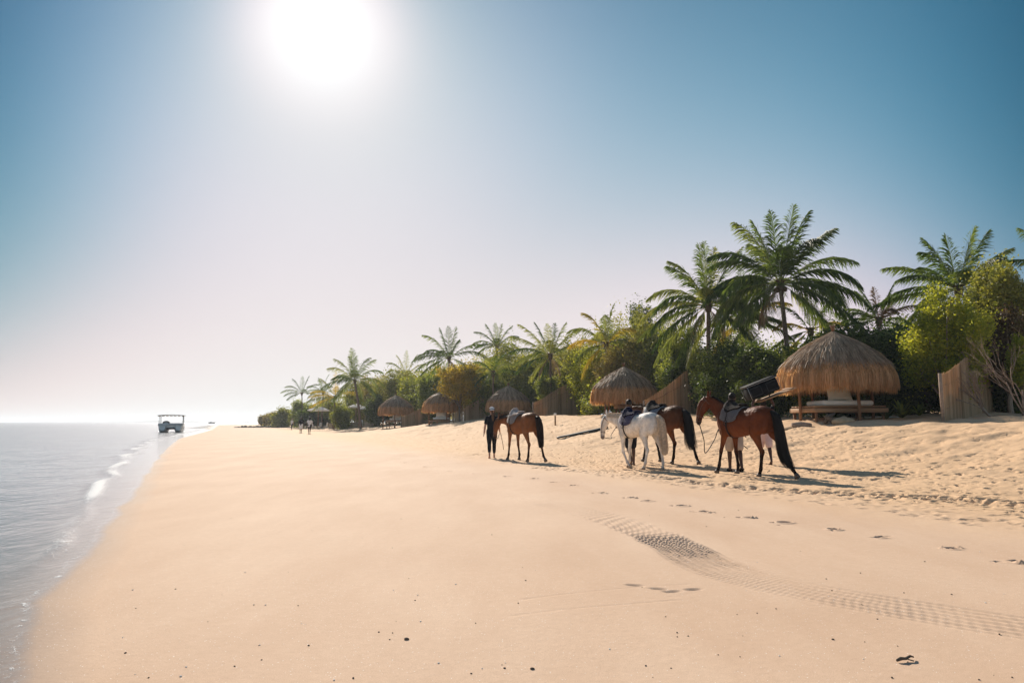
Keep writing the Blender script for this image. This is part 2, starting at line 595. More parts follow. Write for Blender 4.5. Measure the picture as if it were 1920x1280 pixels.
def terrain(x, y, fine=False):
    x = np.asarray(x, float); y = np.asarray(y, float)
    d = inland(x, y)
    far = np.interp(y, [0, 45, 62, 78, 120, 200], [1, 1, .86, .56, .45, .4])
    z = np.interp(d, [-3000, -60, -10, -1.2, -.3, .3, 2.5, 10, 13, 15, 17.5, 20, 22, 25, 30, 60],
                  [-4, -2.5, -.45, -.06, -.012, .006, .015, .015, .03, .13, .46, .94, 1.25, 1.38, 1.48, 1.6])
    z = z + .30 * np.clip((y - 30) / 12, 0, 1) * np.clip((d - 20) / 4, 0, 1)
    z = np.where(d > 10, z * far, z)
    up = np.clip((d - 13) / 5, 0, 1)
    z = z + up * (vnoise(x * .35, y * .3, 3) * .18 + vnoise(x * 1.1, y * .9, 4) * .07)
    if fine:
        rough = np.clip((d - 8.6 - 1.2 * vnoise(x * .5, y * .5, 9)) / 2.2, 0, 1)
        z = z + rough * (vnoise(x * 2.1, y * 1.8, 5) * .030 + vnoise(x * 7, y * 6, 6) * .012 + vnoise(x * 15, y * 13, 7) * .008)
        z = z + up * (vnoise(x * 1.6, y * 2.4, 8) * .09 + np.abs(vnoise(x * 3.2, y * 4.3, 18)) * -.05)
        z = z + (1 - rough) * (vnoise(x * .8, y * .7, 10) * .010 + vnoise(x * 2.6, y * 2.2, 11) * .0022) * np.clip((d - .5) / 2, 0, 1)
    return z


def tz(x, y):
    return float(terrain(np.array([x]), np.array([y]))[0])


def seg(*segs):
    out = []
    for a, b, n in segs:
        out.append(np.linspace(a, b, n, endpoint=False))
    out.append([segs[-1][1]])
    return np.concatenate(out)


xs = seg((-3000, -300, 8), (-300, -60, 40), (-60, -14, 110), (-14, -4, 120), (-4, -.3, 90), (-.3, 3.7, 270), (3.7, 10, 200), (10, 24, 200), (24, 60, 60), (60, 300, 30), (300, 3000, 6))
ys = seg((-60, 1.5, 20), (1.5, 3.4, 70), (3.4, 8.8, 370), (8.8, 12, 150), (12, 16, 115), (16, 30, 210), (30, 60, 130), (60, 130, 90), (130, 400, 50), (400, 4400, 12))
XX, YY = np.meshgrid(xs, ys)
DD = inland(XX, YY)
ZZ = terrain(XX, YY, True)
rng = np.random.default_rng(5)


def dent(cx, cy, ln, wd, rot, depth, rim=.5):
    """a print pressed in the sand, with a low rim pushed up round it"""
    rr = ln * 1.6
    i0, i1 = np.searchsorted(ys, [cy - rr, cy + rr])
    j0, j1 = np.searchsorted(xs, [cx - rr, cx + rr])
    if i1 - i0 < 2 or j1 - j0 < 2:
        return
    X, Y = XX[i0:i1, j0:j1] - cx, YY[i0:i1, j0:j1] - cy
    c, s = math.cos(rot), math.sin(rot)
    u, v = (X * c + Y * s) / (ln / 2), (-X * s + Y * c) / (wd / 2)
    q = u * u + v * v
    ZZ[i0:i1, j0:j1] += -depth * np.exp(-q ** 2 * 1.2) + rim * .5 * depth * np.exp(-((np.sqrt(q) - 1.45) / .3) ** 2)


# trodden upper beach
for _ in range(9500):
    y = rng.uniform(6, 60) if rng.random() < .45 else rng.uniform(6, 26)
    d = rng.uniform(9.3, 21)
    x = float(shore_x(y)) + d / .92
    if x > 40: continue
    k = 1 if y < 30 else 1.6
    dent(x, y, rng.uniform(.09, .24) * k, rng.uniform(.06, .11) * k, rng.uniform(0, 3.14), rng.uniform(.008, .042) * (.5 if d < 10.5 else 1), .45)
# the horses' own churned track
track = [(1010, 878), (1090, 884), (1160, 886), (1250, 898), (1330, 908), (1400, 915), (1480, 921), (1560, 926), (1640, 930), (1720, 935), (1800, 940), (1880, 945), (1960, 950)]
TP = np.array([tuple(G(*q))[:2] for q in track])
for _ in range(520):
    t = rng.uniform(0, len(TP) - 1.001); i = int(t)
    c = TP[i] * (1 - t + i) + TP[i + 1] * (t - i)
    x, y = c[0] + rng.normal(0, .12), c[1] + rng.normal(0, .28)
    dent(x, y, rng.uniform(.12, .26), rng.uniform(.09, .16), rng.uniform(0, 3.14), rng.uniform(.018, .04), .35)
# single line of clear prints nearer the camera
prints = [(760, 868), (800, 876), (845, 884), (890, 889), (950, 894), (1000, 898), (1040, 905), (1075, 911), (1130, 926), (1185, 935), (1216, 941), (1280, 950), (1322, 961), (1405, 972), (1472, 982), (1565, 995), (1652, 1010), (1785, 1031), (1908, 1057)]
for k, q in enumerate(prints):
    g = G(*q)
    ln_ = rng.uniform(.10, .15)
    dent(g.x, g.y, ln_, ln_ * .8, rng.uniform(-.3, .5), .055 if k > 6 else .04, .5)
    for _k in range(5):
        dent(g.x + rng.normal(0, .07), g.y + rng.normal(0, .05), rng.uniform(.03, .06), rng.uniform(.03, .05), rng.uniform(0, 3), rng.choice([.018, -.016]), .2)
    if rng.random() < .6: dent(g.x - .12 - .05 * rng.random(), g.y + .02, .06, .05, 0, .03, .4)
for q in [(430, 856), (475, 853), (560, 848), (640, 855), (690, 860), (700, 868), (1190, 1100), (1235, 1107), (1260, 1112), (1300, 1108)]:
    g = G(*q)
    dent(g.x, g.y, .13, .06, rng.uniform(-.4, .4), .014, .2)

# vehicle track: a curved band of tread marks
tyre = [(960, 925), (1010, 942), (1080, 957), (1180, 987), (1255, 1020), (1330, 1060), (1430, 1092), (1570, 1122), (1750, 1152), (1930, 1182), (2150, 1215)]
TR = smooth_path([tuple(G(*q))[:2] for q in tyre], 12)
m_ = (XX > -.4) & (XX < 5.2) & (YY > 2.9) & (YY < 13)
px_, py_ = XX[m_], YY[m_]
best = np.full(px_.shape, 9.0); uu = np.zeros(px_.shape); vv = np.zeros(px_.shape)
acc = 0.0
for a, b in zip(TR[:-1], TR[1:]):
    e = b - a; L = float(np.hypot(*e)); e = e / L
    t = np.clip((px_ - a[0]) * e[0] + (py_ - a[1]) * e[1], 0, L)
    dx, dy = px_ - a[0] - t * e[0], py_ - a[1] - t * e[1]
    dist = np.hypot(dx, dy)
    k = dist < best
    best[k] = dist[k]; uu[k] = acc + t[k]; vv[k] = (dx * -e[1] + dy * e[0])[k]
    acc += L
hw_ = .31
uu = uu + .05 * vnoise(px_ * 5, py_ * 5, 41); vv = vv + .03 * vnoise(px_ * 3.3, py_ * 3.3, 42)
edge = np.clip((hw_ - np.abs(vv) + .05 * vnoise(px_ * 4, py_ * 4, 21)) / .07, 0, 1)
endf = np.clip(uu / .5, 0, 1)
mid = np.exp(-((uu - 4.9) / 1.6) ** 2)
tread = np.sin(vv * 2 * math.pi / .085) * (.75 - .7 * mid + (.25 + .9 * mid) * np.sin(uu * 2 * math.pi / (.075 + .03 * mid) + np.floor(vv / .085) * 2.2))
amp = (.0058 + .006 * mid) * np.clip(.55 + 1.6 * (vnoise(px_ * 1.3, py_ * 1.3, 27) + .35), 0, 1.3) * (.7 + .8 * (vnoise(px_ * 2.5, py_ * 2.5, 22) + .5))
ZZ[m_] += edge * endf * (tread * amp - .003)
# shallow scrape lines of an older trail
for line in ([(1290, 1098), (1180, 1105), (1060, 1118), (980, 1128)], [(1270, 1128), (1180, 1136), (1080, 1145), (960, 1160)]):
    L2 = smooth_path([tuple(G(*q))[:2] for q in line], 10)
    for a in smooth_path(L2, 4):
        dent(a[0], a[1], .06, .04, 0, .0004, .5)

tu = np.zeros_like(XX)
NV = XX.size
verts = np.stack([XX.ravel(), YY.ravel(), ZZ.ravel()], 1)
ny, nx = XX.shape
I = (np.arange(ny - 1)[:, None] * nx + np.arange(nx - 1)[None, :]).ravel()
quads = np.stack([I, I + 1, I + nx + 1, I + nx], 1)


def sand_mat():
    m, nt, out = new_mat('sand')
    co = obj_co(nt)
    dd = node(nt, 'ShaderNodeAttribute', attribute_name='dd').outputs['Fac']
    n1 = noise(nt, co, .35, 3)
    n2 = noise(nt, co, 5, 4)
    n3 = noise(nt, co, 220, 2, .7)
    n0 = noise(nt, scaled(nt, co, (1, .35, 1), (0, 0, R(-22))), .9, 4, .6)
    dry = mixc(nt, n1, (.78, .51, .30), (.85, .58, .36))
    smooth = mixc(nt, maprange(nt, n0, .3, .7, 0, 1), (.68, .465, .325), (.80, .585, .43))
    sd = math_(nt, 'ADD', dd, math_(nt, 'MULTIPLY', math_(nt, 'SUBTRACT', n2, .5), 1.5))
    c = mixc(nt, maprange(nt, sd, 8.0, 11.0, 0, 1), smooth, dry)
    wet = maprange(nt, math_(nt, 'ADD', dd, math_(nt, 'MULTIPLY', math_(nt, 'SUBTRACT', n1, .5), .3)), -.05, .36, 1, 0)
    c = mixc(nt, wet, c, (.27, .185, .14))
    c = mixc(nt, maprange(nt, dd, -.65, -.02, 1, 0), c, (.10, .08, .07))
    c = mixc(nt, maprange(nt, n3, .35, .65, .0, .42), c, (.42, .28, .18))
    c = mixc(nt, maprange(nt, noise(nt, co, 14, 5, .7), .35, .7, 0, .22), c, (.52, .35, .23))
    gl = node(nt, 'ShaderNodeTexVoronoi', {'Vector': co, 'Scale': 60.0, 'Randomness': 1.0})  # sparkle of the sand painted as sparse pale specks
    c = mixc(nt, math_(nt, 'MULTIPLY', math_(nt, 'LESS_THAN', gl.outputs['Distance'], .16), math_(nt, 'GREATER_THAN', node(nt, 'ShaderNodeSeparateColor', {0: gl.outputs['Color']}).outputs[0], .8)), c, (.93, .90, .86))
    v = node(nt, 'ShaderNodeTexVoronoi', {'Vector': co, 'Scale': 9.0, 'Randomness': 1.0}).outputs['Distance']
    spk = maprange(nt, v, .02, .035, 1, 0)
    c = mixc(nt, math_(nt, 'MULTIPLY', spk, .35), c, (.18, .11, .07))
    rough = maprange(nt, wet, 0, 1, .8, .6)
    b = node(nt, 'ShaderNodeBsdfPrincipled', {'Base Color': c, 'Roughness': rough, 'Specular IOR Level': maprange(nt, wet, 0, 1, .06, .10)})
    b1 = node(nt, 'ShaderNodeBump', {'Height': n3, 'Strength': math_(nt, 'SUBTRACT', .6, math_(nt, 'MULTIPLY', wet, .5)), 'Distance': .004})
    b2 = node(nt, 'ShaderNodeBump', {'Height': noise(nt, co, 22, 4, .6), 'Strength': maprange(nt, dd, 8, 12, .22, .9), 'Distance': .012, 'Normal': b1.outputs[0]})
    nt.links.new(b2.outputs[0], b.inputs['Normal'])
    nt.links.new(b.outputs[0], out.inputs[0])
    return m


MAT['sand'] = sand_mat()
g = np_mesh('beach', verts, 4, 'sand', attrs={'dd': DD.ravel()}, smooth=True, faces=quads)
tag(g, 'pale golden sand beach sloping up to a bank', None, None, 'structure')
del verts, quads

# ------------------------------------------------------------------ sea
wx = seg((-9000, -400, 12), (-400, -60, 60), (-60, -14, 200), (-14, 1, 330))
wy = seg((-40, 1, 20), (1, 12, 330), (12, 40, 300), (40, 110, 150), (110, 450, 60), (450, 9000, 14))
WX, WY = np.meshgrid(wx, wy)
WD = inland(WX, WY)
lap = .10 * vnoise(WX * .9, WY * .9, 31) + .05 * np.sin(WY * 1.7)
cr = -(.12 + .040 * np.clip(WY, 0, 30)) * (1 + .5 * vnoise(WX * .5, WY * .45, 32)) - .25 * vnoise(WX * .2, WY * .22, 36)      # breaking crest
crs = np.clip((WY - 5.5) / 1.5, 0, 1) * np.clip(.80 + 1.1 * vnoise(WX * .35, WY * .6, 33), .35, 1)
WZ = -.008 + .05 * crs * np.exp(-((WD - cr) / (.07 + .005 * np.clip(WY, 0, 40))) ** 2) + .03 * np.exp(-((WD - cr + 1.9) / .5) ** 2) \
    + .012 * vnoise(WX * .8, WY * .8, 34) * np.clip(-WD / 3, 0, 1) + .02 * vnoise(WX * .3, WY * .25, 35) * np.clip(-WD / 6, 0, 1)
ny, nx = WX.shape
I = (np.arange(ny - 1)[:, None] * nx + np.arange(nx - 1)[None, :]).ravel()
q4 = np.stack([I, I + 1, I + nx + 1, I + nx], 1)
keep = (WD.ravel()[q4] < .9 + .0 * q4).all(1)
q4 = q4[keep]
foam_at = crs * np.exp(-((WD - cr - .02) / (.11 + .004 * np.clip(WY, 0, 60))) ** 2)


def sea_mat():
    m, nt, out = new_mat('sea')
    co = obj_co(nt)
    dd = node(nt, 'ShaderNodeAttribute', attribute_name='dd').outputs['Fac']
    fo = node(nt, 'ShaderNodeAttribute', attribute_name='foam').outputs['Fac']
    cam_rot = scaled(nt, co, (1, .45, 1), (0, 0, R(-20)))
    w1 = noise(nt, cam_rot, 1.3, 4, .6, .5)
    w2 = noise(nt, cam_rot, 7.0, 3, .6, .3)
    w3 = noise(nt, cam_rot, .25, 2, .5)
    deep = maprange(nt, dd, -2.0, -.4, 1, 0)
    hgt = math_(nt, 'ADD', math_(nt, 'ADD', w1, math_(nt, 'MULTIPLY', w2, .34)), math_(nt, 'MULTIPLY', w3, .8))
    bp = node(nt, 'ShaderNodeBump', {'Height': hgt, 'Strength': maprange(nt, deep, 0, 1, .16, .6), 'Distance': .13})
    geo = node(nt, 'ShaderNodeNewGeometry')
    cosi = math_(nt, 'ABSOLUTE', node(nt, 'ShaderNodeVectorMath', {0: geo.outputs['Incoming'], 1: bp.outputs[0]}, operation='DOT_PRODUCT').outputs['Value'])
    fres = math_(nt, 'ADD', .02, math_(nt, 'MULTIPLY', .98, math_(nt, 'POWER', math_(nt, 'SUBTRACT', 1.0, cosi, clamp=True), 5.0)))
    gl = node(nt, 'ShaderNodeBsdfGlossy', {'Color': (.93, .95, .97, 1), 'Roughness': .12, 'Normal': bp.outputs[0]})
    tr = node(nt, 'ShaderNodeBsdfTransparent', {'Color': (.97, .95, .93, 1)})
    df = node(nt, 'ShaderNodeBsdfDiffuse', {'Color': (.27, .26, .25, 1), 'Normal': bp.outputs[0]})
    body = node(nt, 'ShaderNodeMixShader', {0: math_(nt, 'MULTIPLY', maprange(nt, dd, -2.4, -.05, 1, .0), .95), 1: tr.outputs[0], 2: df.outputs[0]})
    wat = node(nt, 'ShaderNodeMixShader', {0: fres, 1: body.outputs[0], 2: gl.outputs[0]})
    # foam: broken lace on the crest and at the water's edge
    fn = noise(nt, co, 9.0, 6, .85, 1.5)
    fq = noise(nt, co, 34.0, 4, .8, 1.0)
    fv = node(nt, 'ShaderNodeTexVoronoi', {'Vector': co, 'Scale': 14.0}, feature='DISTANCE_TO_EDGE').outputs['Distance']
    lace = maprange(nt, fv, .02, .10, 1, 0)
    f1 = math_(nt, 'GREATER_THAN', math_(nt, 'ADD', math_(nt, 'MULTIPLY', fo, .42), math_(nt, 'MULTIPLY_ADD', fq, .55, math_(nt, 'MULTIPLY', fn, .45))), .79)
    edn = math_(nt, 'ADD', dd, math_(nt, 'MULTIPLY', math_(nt, 'SUBTRACT', noise(nt, co, .8, 2), .5), .25))
    eb = math_(nt, 'SUBTRACT', 1.0, math_(nt, 'ABSOLUTE', math_(nt, 'MULTIPLY', math_(nt, 'ADD', edn, .05), 22.0)), clamp=True)
    f2 = math_(nt, 'MULTIPLY', math_(nt, 'MULTIPLY', eb, math_(nt, 'GREATER_THAN', fn, .57)), .85)
    f3 = math_(nt, 'MULTIPLY', math_(nt, 'MULTIPLY', lace, maprange(nt, fo, .15, .7, 0, .8)), math_(nt, 'GREATER_THAN', fn, .5))
    ff = math_(nt, 'MAXIMUM', math_(nt, 'MAXIMUM', f1, f2), f3)
    fb = node(nt, 'ShaderNodeBsdfDiffuse', {'Color': (.85, .84, .83, 1)})
    fin = node(nt, 'ShaderNodeMixShader', {0: ff, 1: wat.outputs[0], 2: fb.outputs[0]})
    # the film runs out on the sand
    lip = math_(nt, 'ADD', dd, math_(nt, 'MULTIPLY', math_(nt, 'SUBTRACT', noise(nt, co, .8, 2), .5), .25))
    off = maprange(nt, lip, -.02, .07, 0, 1)
    clr = node(nt, 'ShaderNodeBsdfTransparent', {'Color': (1, 1, 1, 1)})
    end = node(nt, 'ShaderNodeMixShader', {0: off, 1: fin.outputs[0], 2: clr.outputs[0]})
    nt.links.new(end.outputs[0], out.inputs[0])
    return m


MAT['sea'] = sea_mat()
WZ = np.maximum(WZ, np.where(WD > -.6, terrain(WX, WY, True) + .003, -9))
sea = np_mesh('sea', np.stack([WX.ravel(), WY.ravel(), WZ.ravel()], 1), 4, 'sea', attrs={'dd': WD.ravel(), 'foam': foam_at.ravel()}, smooth=True, faces=q4)
tag(sea, 'calm grey sea with small breaking wavelets along the sand', None, None, 'structure')

# far shore across the water
mb = MB()
N = 60
for k in range(N):
    pass
vs_, fs_ = [], []
for k in range(N + 1):
    t = k / N
    px = 60 + 400 * t
    base = P(px, 791, 2600)
    h = 2 + 3 * math.sin(t * 3.1) * (1 if t > .45 else .5) + 1 * math.sin(t * 37) + (2 if t > .5 else 0)
    for (dy, hh) in ((-60, 0), (-20, .8), (30, 1), (120, 0)):
        vs_.append((base.x, 2600 + dy, -.5 + h * hh))
for k in range(N):
    for j in range(3):
        a = k * 4 + j
        fs_.append((a, a + 4, a + 5, a + 1))
mb.add(vs_, fs_)
o = mb.build('hills', 'far_land')
tag(o, 'low hazy strip of land far across the sea', None, None, 'structure')

# ------------------------------------------------------------------ foliage
def leaves_np(rng, C, size, up=.35, width=.6):
    """C: leaf centres (n,3) -> diamond quads (4n,3)"""
    n = len(C)
    a = rng.normal(size=(n, 3)); a[:, 2] = a[:, 2] * .7 + up * .3
    a /= np.linalg.norm(a, axis=1)[:, None]
    b = rng.normal(size=(n, 3)); b -= (b * a).sum(1)[:, None] * a
    b /= np.linalg.norm(b, axis=1)[:, None]
    L = size * rng.uniform(.6, 1.25, n)[:, None]
    V = np.empty((n, 4, 3))
    V[:, 0] = C - a * L * .5
    V[:, 1] = C + b * L * width * .5
    V[:, 2] = C + a * L * .5
    V[:, 3] = C - b * L * width * .5
    return V.reshape(-1, 3)


def crown(name, rx, ry, h, z0, n, leaf, seed, mat, parent, clumps=16, shell=.62, lean=0.0, csize=.30):
    """leafy crown filling an uneven ellipsoid from z0 to h, made of clumps of leaves"""
    rng = np.random.default_rng(seed)
    n = int(n * 2.2); clumps = int(clumps * 1.6)
    cz, rz = (h + z0) / 2, (h - z0) / 2 * 1.10
    K = []
    while len(K) < clumps:
        p = rng.normal(size=3); p /= np.linalg.norm(p)
        p *= rng.uniform(shell * .5, .95)
        K.append(p)
    K = np.array(K)
    kr = rng.uniform(csize * .7, csize * 1.3, clumps)
    w = kr ** 2; w /= w.sum()
    pick = rng.choice(clumps, n, p=w)
    d = rng.normal(size=(n, 3)); d /= np.linalg.norm(d, axis=1)[:, None]
    r = rng.uniform(0, 1, n) ** .45
    stray = rng.random(n) < .16
    r = np.where(stray, r * 1.75, r)
    Q = K[pick] + d * (r * kr[pick])[:, None]
    fill = rng.random(n) < .16
    Q = np.where(fill[:, None], d * (rng.uniform(0, 1, n) ** .4 * .80)[:, None], Q)
    C = np.stack([Q[:, 0] * rx + lean * (Q[:, 2] + 1), Q[:, 1] * ry, cz + Q[:, 2] * rz], 1)
    C[:, 2] = np.maximum(C[:, 2], .03)
    V = leaves_np(rng, C, leaf)
    cl = rng.uniform(-.22, .22, clumps)
    rnd = np.clip(rng.beta(2, 2, n) + cl[pick], 0, 1)
    np_mesh(name, V, 4, mat, parent, {'rnd': np.repeat(rnd, 4)})
    return np.stack([K[:, 0] * rx, K[:, 1] * ry, cz + K[:, 2] * rz], 1)


def limbs(parent, K, base_r, seed, mat='bark', name='trunk', n=7, split=.25):
    rng = random.Random(seed)
    mb = MB()
    top = Vector((0, 0, max(.15, split)))
    mb.tube([(0, 0, -.25), (rng.uniform(-.03, .03), 0, top.z * .5), top], [base_r * 1.3, base_r, base_r * .85], 7)
    for k in list(K)[:n]:
        e = Vector(k)
        m = top.lerp(e, .5) + Vector((rng.uniform(-.15, .15), rng.uniform(-.15, .15), rng.uniform(0, .25)))
        mb.tube([top - Vector((0, 0, .05)), m, e], [base_r * .55, base_r * .35, base_r * .12], 5)
        for q in range(3):
            t = rng.uniform(.4, .9)
            s0 = m.lerp(e, t)
            e2 = s0 + Vector((rng.uniform(-.5, .5), rng.uniform(-.5, .5), rng.uniform(.1, .6)))
            mb.tube([s0, s0.lerp(e2, .5) + Vector((.03, .02, .05)), e2], [base_r * .2, base_r * .13, base_r * .05], 4)
    mb.build(name, mat, parent)


NT_ = [0]


def tree(label, px, top, Y, half, kind, name='tree', cat='tree', group=None, n=6500, leaf=.11, z0=.05, clumps=16, depth=1.0, lean=0.0, bark='bark', base=None, csize=.30, shell=.62, trunk_r=None):
    """a bush or tree: px centre column, top row, depth Y, half width in pixels"""
    NT_[0] += 1
    seed = 100 + NT_[0]
    p = P(px, 700, Y)
    g = tz(p.x, Y) if base is None else base
    h = P(px, top, Y).z - g
    r = half / FPX * Y * 1.08
    leaf *= 1.15
    t = thing(name, label, cat, (p.x, Y, g), 0, group)
    K = crown('crown', r, r * depth, h, z0 * h, n, leaf, seed, MAT[kind], t, clumps, shell, lean, csize)
    limbs(t, K, trunk_r or min(.16, .03 + h * .014), seed, bark, n=min(9, clumps), split=max(.12, z0 * h * .8))
    return t


def frond(parent, o, d, L, droop, rng, mat, leafL=.75, n=46, hang=.5, tip_twist=0.0):
    """one palm frond as a part: rib and two rows of leaflets"""
    d = np.array(d, float); d /= np.linalg.norm(d)
    S = 14
    pts = [np.array(o, float)]
    v = d.copy()
    for k in range(S):
        v = v + np.array([0, 0, -droop * (0.35 + 1.3 * k / S) / S * 1.6])
        v /= np.linalg.norm(v)
        pts.append(pts[-1] + v * L / S)
    pts = np.array(pts)
    n = int(n * 1.25)
    t = np.linspace(.12, .995, n)
    q = t * S
    i = np.minimum(q.astype(int), S - 1); f = (q - i)[:, None]
    C = pts[i] * (1 - f) + pts[i + 1] * f
    T = pts[i + 1] - pts[i]; T /= np.linalg.norm(T, axis=1)[:, None]
    up = np.array([0, 0, 1.0])
    side = np.cross(T, up); sn = np.linalg.norm(side, axis=1)[:, None]
    side = np.where(sn > .15, side / np.maximum(sn, 1e-6), np.array([1.0, 0, 0]))
    nrm_ = np.cross(side, T)
    ll = leafL * np.clip(np.sin(np.pi * (t * .86 + .10)) ** .7, .12, 1)
    V = []
    for s in (-1, 1):
        jit = rng.normal(0, .17, (n, 3))
        hz_ = np.sqrt(np.clip(1 - T[:, 2] ** 2, 0, 1))[:, None]
        dirr = side * s * .66 + T * (.60 + .5 * t[:, None]) + jit + np.array([0, 0, -1.0]) * hang * (.25 + .6 * t[:, None]) * hz_
        dirr /= np.linalg.norm(dirr, axis=1)[:, None]
        l = (ll * rng.uniform(.82, 1.12, n))[:, None]
        m = C + dirr * l * .5
        e = m + (dirr + np.array([0, 0, -1]) * (hang * rng.uniform(.6, 1.4, n))[:, None]) * l * .5
        w = T * .019 * (leafL / .8) + nrm_ * .012
        b0, b1 = C - w * .6, C + w * .6
        m0, m1 = m - w * 1.1, m + w * 1.1
        quad1 = np.stack([b0, m0, m1, b1], 1)
        quad2 = np.stack([m0, e - w * .12, e + w * .12, m1], 1)
        V.append(quad1.reshape(-1, 3)); V.append(quad2.reshape(-1, 3))
    # rib
    rib = []
    for k in range(S):
        a, b = pts[k], pts[k + 1]
        r0, r1 = .030 * (1 - k / S) + .006, .030 * (1 - (k + 1) / S) + .006
        s0 = side[min(n - 1, int(k / S * n))] if n else np.array([1, 0, 0])
        u0 = np.array([0, 0, 1.0])
        for (x, y) in ((s0, u0), (u0, -s0), (-s0, -u0)):
            rib.append(np.stack([a + x * r0, a + y * r0 * .8, b + y * r1 * .8, b + x * r1]))
    V.append(np.concatenate(rib))
    V = np.concatenate(V)
    base = rng.uniform(.1, .7)
    rnd = np.clip(base + rng.normal(0, .15, len(V) // 4), 0, 1)
    dead = rng.random(n) < .04
    rnd[-len(rib):] = .95
    np_mesh('frond', V, 4, mat, parent, {'rnd': np.repeat(rnd, 4)})


def palm(label, px, py, Y, scale, spec=None, seed=1, mat='palm_green', n=22, trunk_px=None, nuts=False, group=None, trunk_r=.13, leafn=46, hang=.62, alt=None):
    """coconut palm: crown centre pixel (px,py) at depth Y, frond length = scale metres"""
    rng = np.random.default_rng(seed)
    c = P(px, py, Y)
    bx = P(trunk_px or px, 700, Y).x
    g = tz(bx, Y)
    t = thing('palm_tree', label, 'palm tree', (bx, Y, g), 0, group)
    H = c.z - g
    dx = c.x - bx
    mb = MB()
    K = 12
    pts = [(dx * (k / K) ** 1.5 * (1.0), 0, H * k / K - .2 * (k == 0)) for k in range(K + 1)]
    mb.tube(pts, [trunk_r * (1.5 - .8 * min(1, k / K * 4)) if k < 3 else trunk_r * (1 - .35 * k / K) for k in range(K + 1)], 10)
    mb.build('trunk', 'palm_trunk', t)
    mb = MB()
    for k in range(26):                                    # fibrous heart and old leaf stubs
        a = k * 2.4
        e = rng.uniform(.2, 1.1)
        mb.tube([(dx, 0, H - .25), (dx + math.cos(a) * .18 * e, math.sin(a) * .18 * e, H + .1 + .1 * e), (dx + math.cos(a) * .38 * e, math.sin(a) * .38 * e, H + .28)], [.05, .04, .015], 5)
    mb.ell((dx, 0, H - .05), (.2, .2, .32), 8, 6)
    mb.build('heart', 'palm_dry', t)
    if spec is None:
        spec = []
        for k in range(n):
            az = k * 2.39996 + rng.uniform(-.3, .3)
            e = 88 - 130 * ((k + .5) / n) ** .9 + rng.uniform(-9, 9)
            spec.append((math.cos(az) * math.cos(R(e)), math.sin(az) * math.cos(R(e)), math.sin(R(e)), rng.uniform(.82, 1.08), 1.0))
    else:
        spec = [(math.cos(R(a)) * math.sqrt(max(0, 1 - dp * dp)), dp, math.sin(R(a)) * math.sqrt(max(0, 1 - dp * dp)), l, dr) for (a, dp, l, dr) in spec]
    for k, (x, y, z, l, dr) in enumerate(spec):
        m = mat
        if alt and k % alt[1] == alt[2]:
            m = alt[0]
        frond(t, (dx + x * .12, y * .12, H + .05), (x, y, z + .16), scale * l * rng.uniform(1.0, 1.16), .88 * dr * rng.uniform(.8, 1.25), rng, m, leafL=scale * .255, n=leafn, hang=hang)
    if scale > 2.9 and Y < 80:
        for q in range(3):                                  # dead fronds hanging against the trunk
            a_ = rng.uniform(0, 6.28)
            frond(t, (dx, 0, H - .12), (math.cos(a_) * .55, math.sin(a_) * .55, -.35), scale * rng.uniform(.5, .7), 1.5, rng, 'palm_dry', leafL=scale * .16, n=leafn // 2, hang=1.0)
    if nuts:
        mb = MB()
        for k in range(7):
            a = k * .9
            mb.ell((dx + math.cos(a) * .26, math.sin(a) * .26, H - .22 - .08 * (k % 2)), (.11, .11, .14), 8, 6)
        mb.build('coconut_bunch', 'palm_dry', t)
    return t


# main palm and its neighbours (angle in the upright plane, depth part, length, droop)
SP1 = [(92, .1, 1.0, .25), (84, -.3, .92, .2), (104, .2, .98, .35), (70, .1, 1.02, .55), (118, -.2, .98, .7), (130, .1, 1.05, .95), (143, -.1, 1.1, 1.0),
       (60, -.4, .95, .7), (97, .6, .95, .6), (80, -.65, .9, .9), (158, .2, 1.0, 1.35), (163, -.35, .95, 1.5), (172, .1, .98, 1.25), (187, -.2, .98, 1.1), (200, .2, 1.0, .9),
       (214, -.3, .95, .7), (36, .1, 1.15, .95), (28, -.4, 1.0, 1.2), (17, .2, 1.05, 1.1), (4, -.15, 1.12, 1.1), (-10, .25, 1.15, .9), (-24, -.2, 1.15, .7), (-38, .1, 1.05, .6),
       (-52, -.4, .95, .5), (232, .3, .9, .6), (110, -.75, .9, 1.2), (50, .8, .9, 1.2), (150, .85, .9, 1.2), (200, -.85, .9, 1.0), (-15, -.85, .9, 1.0)]
palm('tall dark coconut palm with a leaning bare trunk behind the largest thatched shelter', 1463, 535, 36, 4.05, SP1, 11, 'palm_green', trunk_px=1482, nuts=True, trunk_r=.16, leafn=64, alt=('palm_light', 9, 4))
SP2 = [(90, .1, 1.05, .2), (80, .2, 1.0, .3), (100, -.2, 1.0, .35), (112, .2, 1.0, .8), (125, -.2, 1.02, 1.0), (140, .2, 1.05, 1.2), (155, -.3, 1.05, 1.2), (168, .1, 1.1, 1.1),
       (180, -.2, 1.05, 1.0), (195, .2, 1.15, .7), (208, -.2, 1.25, .6), (222, .1, 1.2, .5), (238, -.3, 1.1, .4), (252, .2, 1.0, .35), (68, -.2, 1.0, .7), (52, .3, 1.0, 1.0), (35, -.2, 1.0, 1.1),
       (12, .2, 1.0, 1.1), (-8, -.3, .95, .9), (-28, .2, 1.0, .6), (-45, -.4, .9, .5), (-70, .2, .95, .4), (95, .8, .8, 1.1), (120, -.8, .9, 1.2), (30, -.85, .9, 1.2)]
palm('yellow-green coconut palm with drooping lower fronds left of the tallest palm', 1328, 576, 38, 3.3, SP2, 12, 'palm_green', trunk_r=.15, leafn=56, alt=('palm_light', 2, 1))
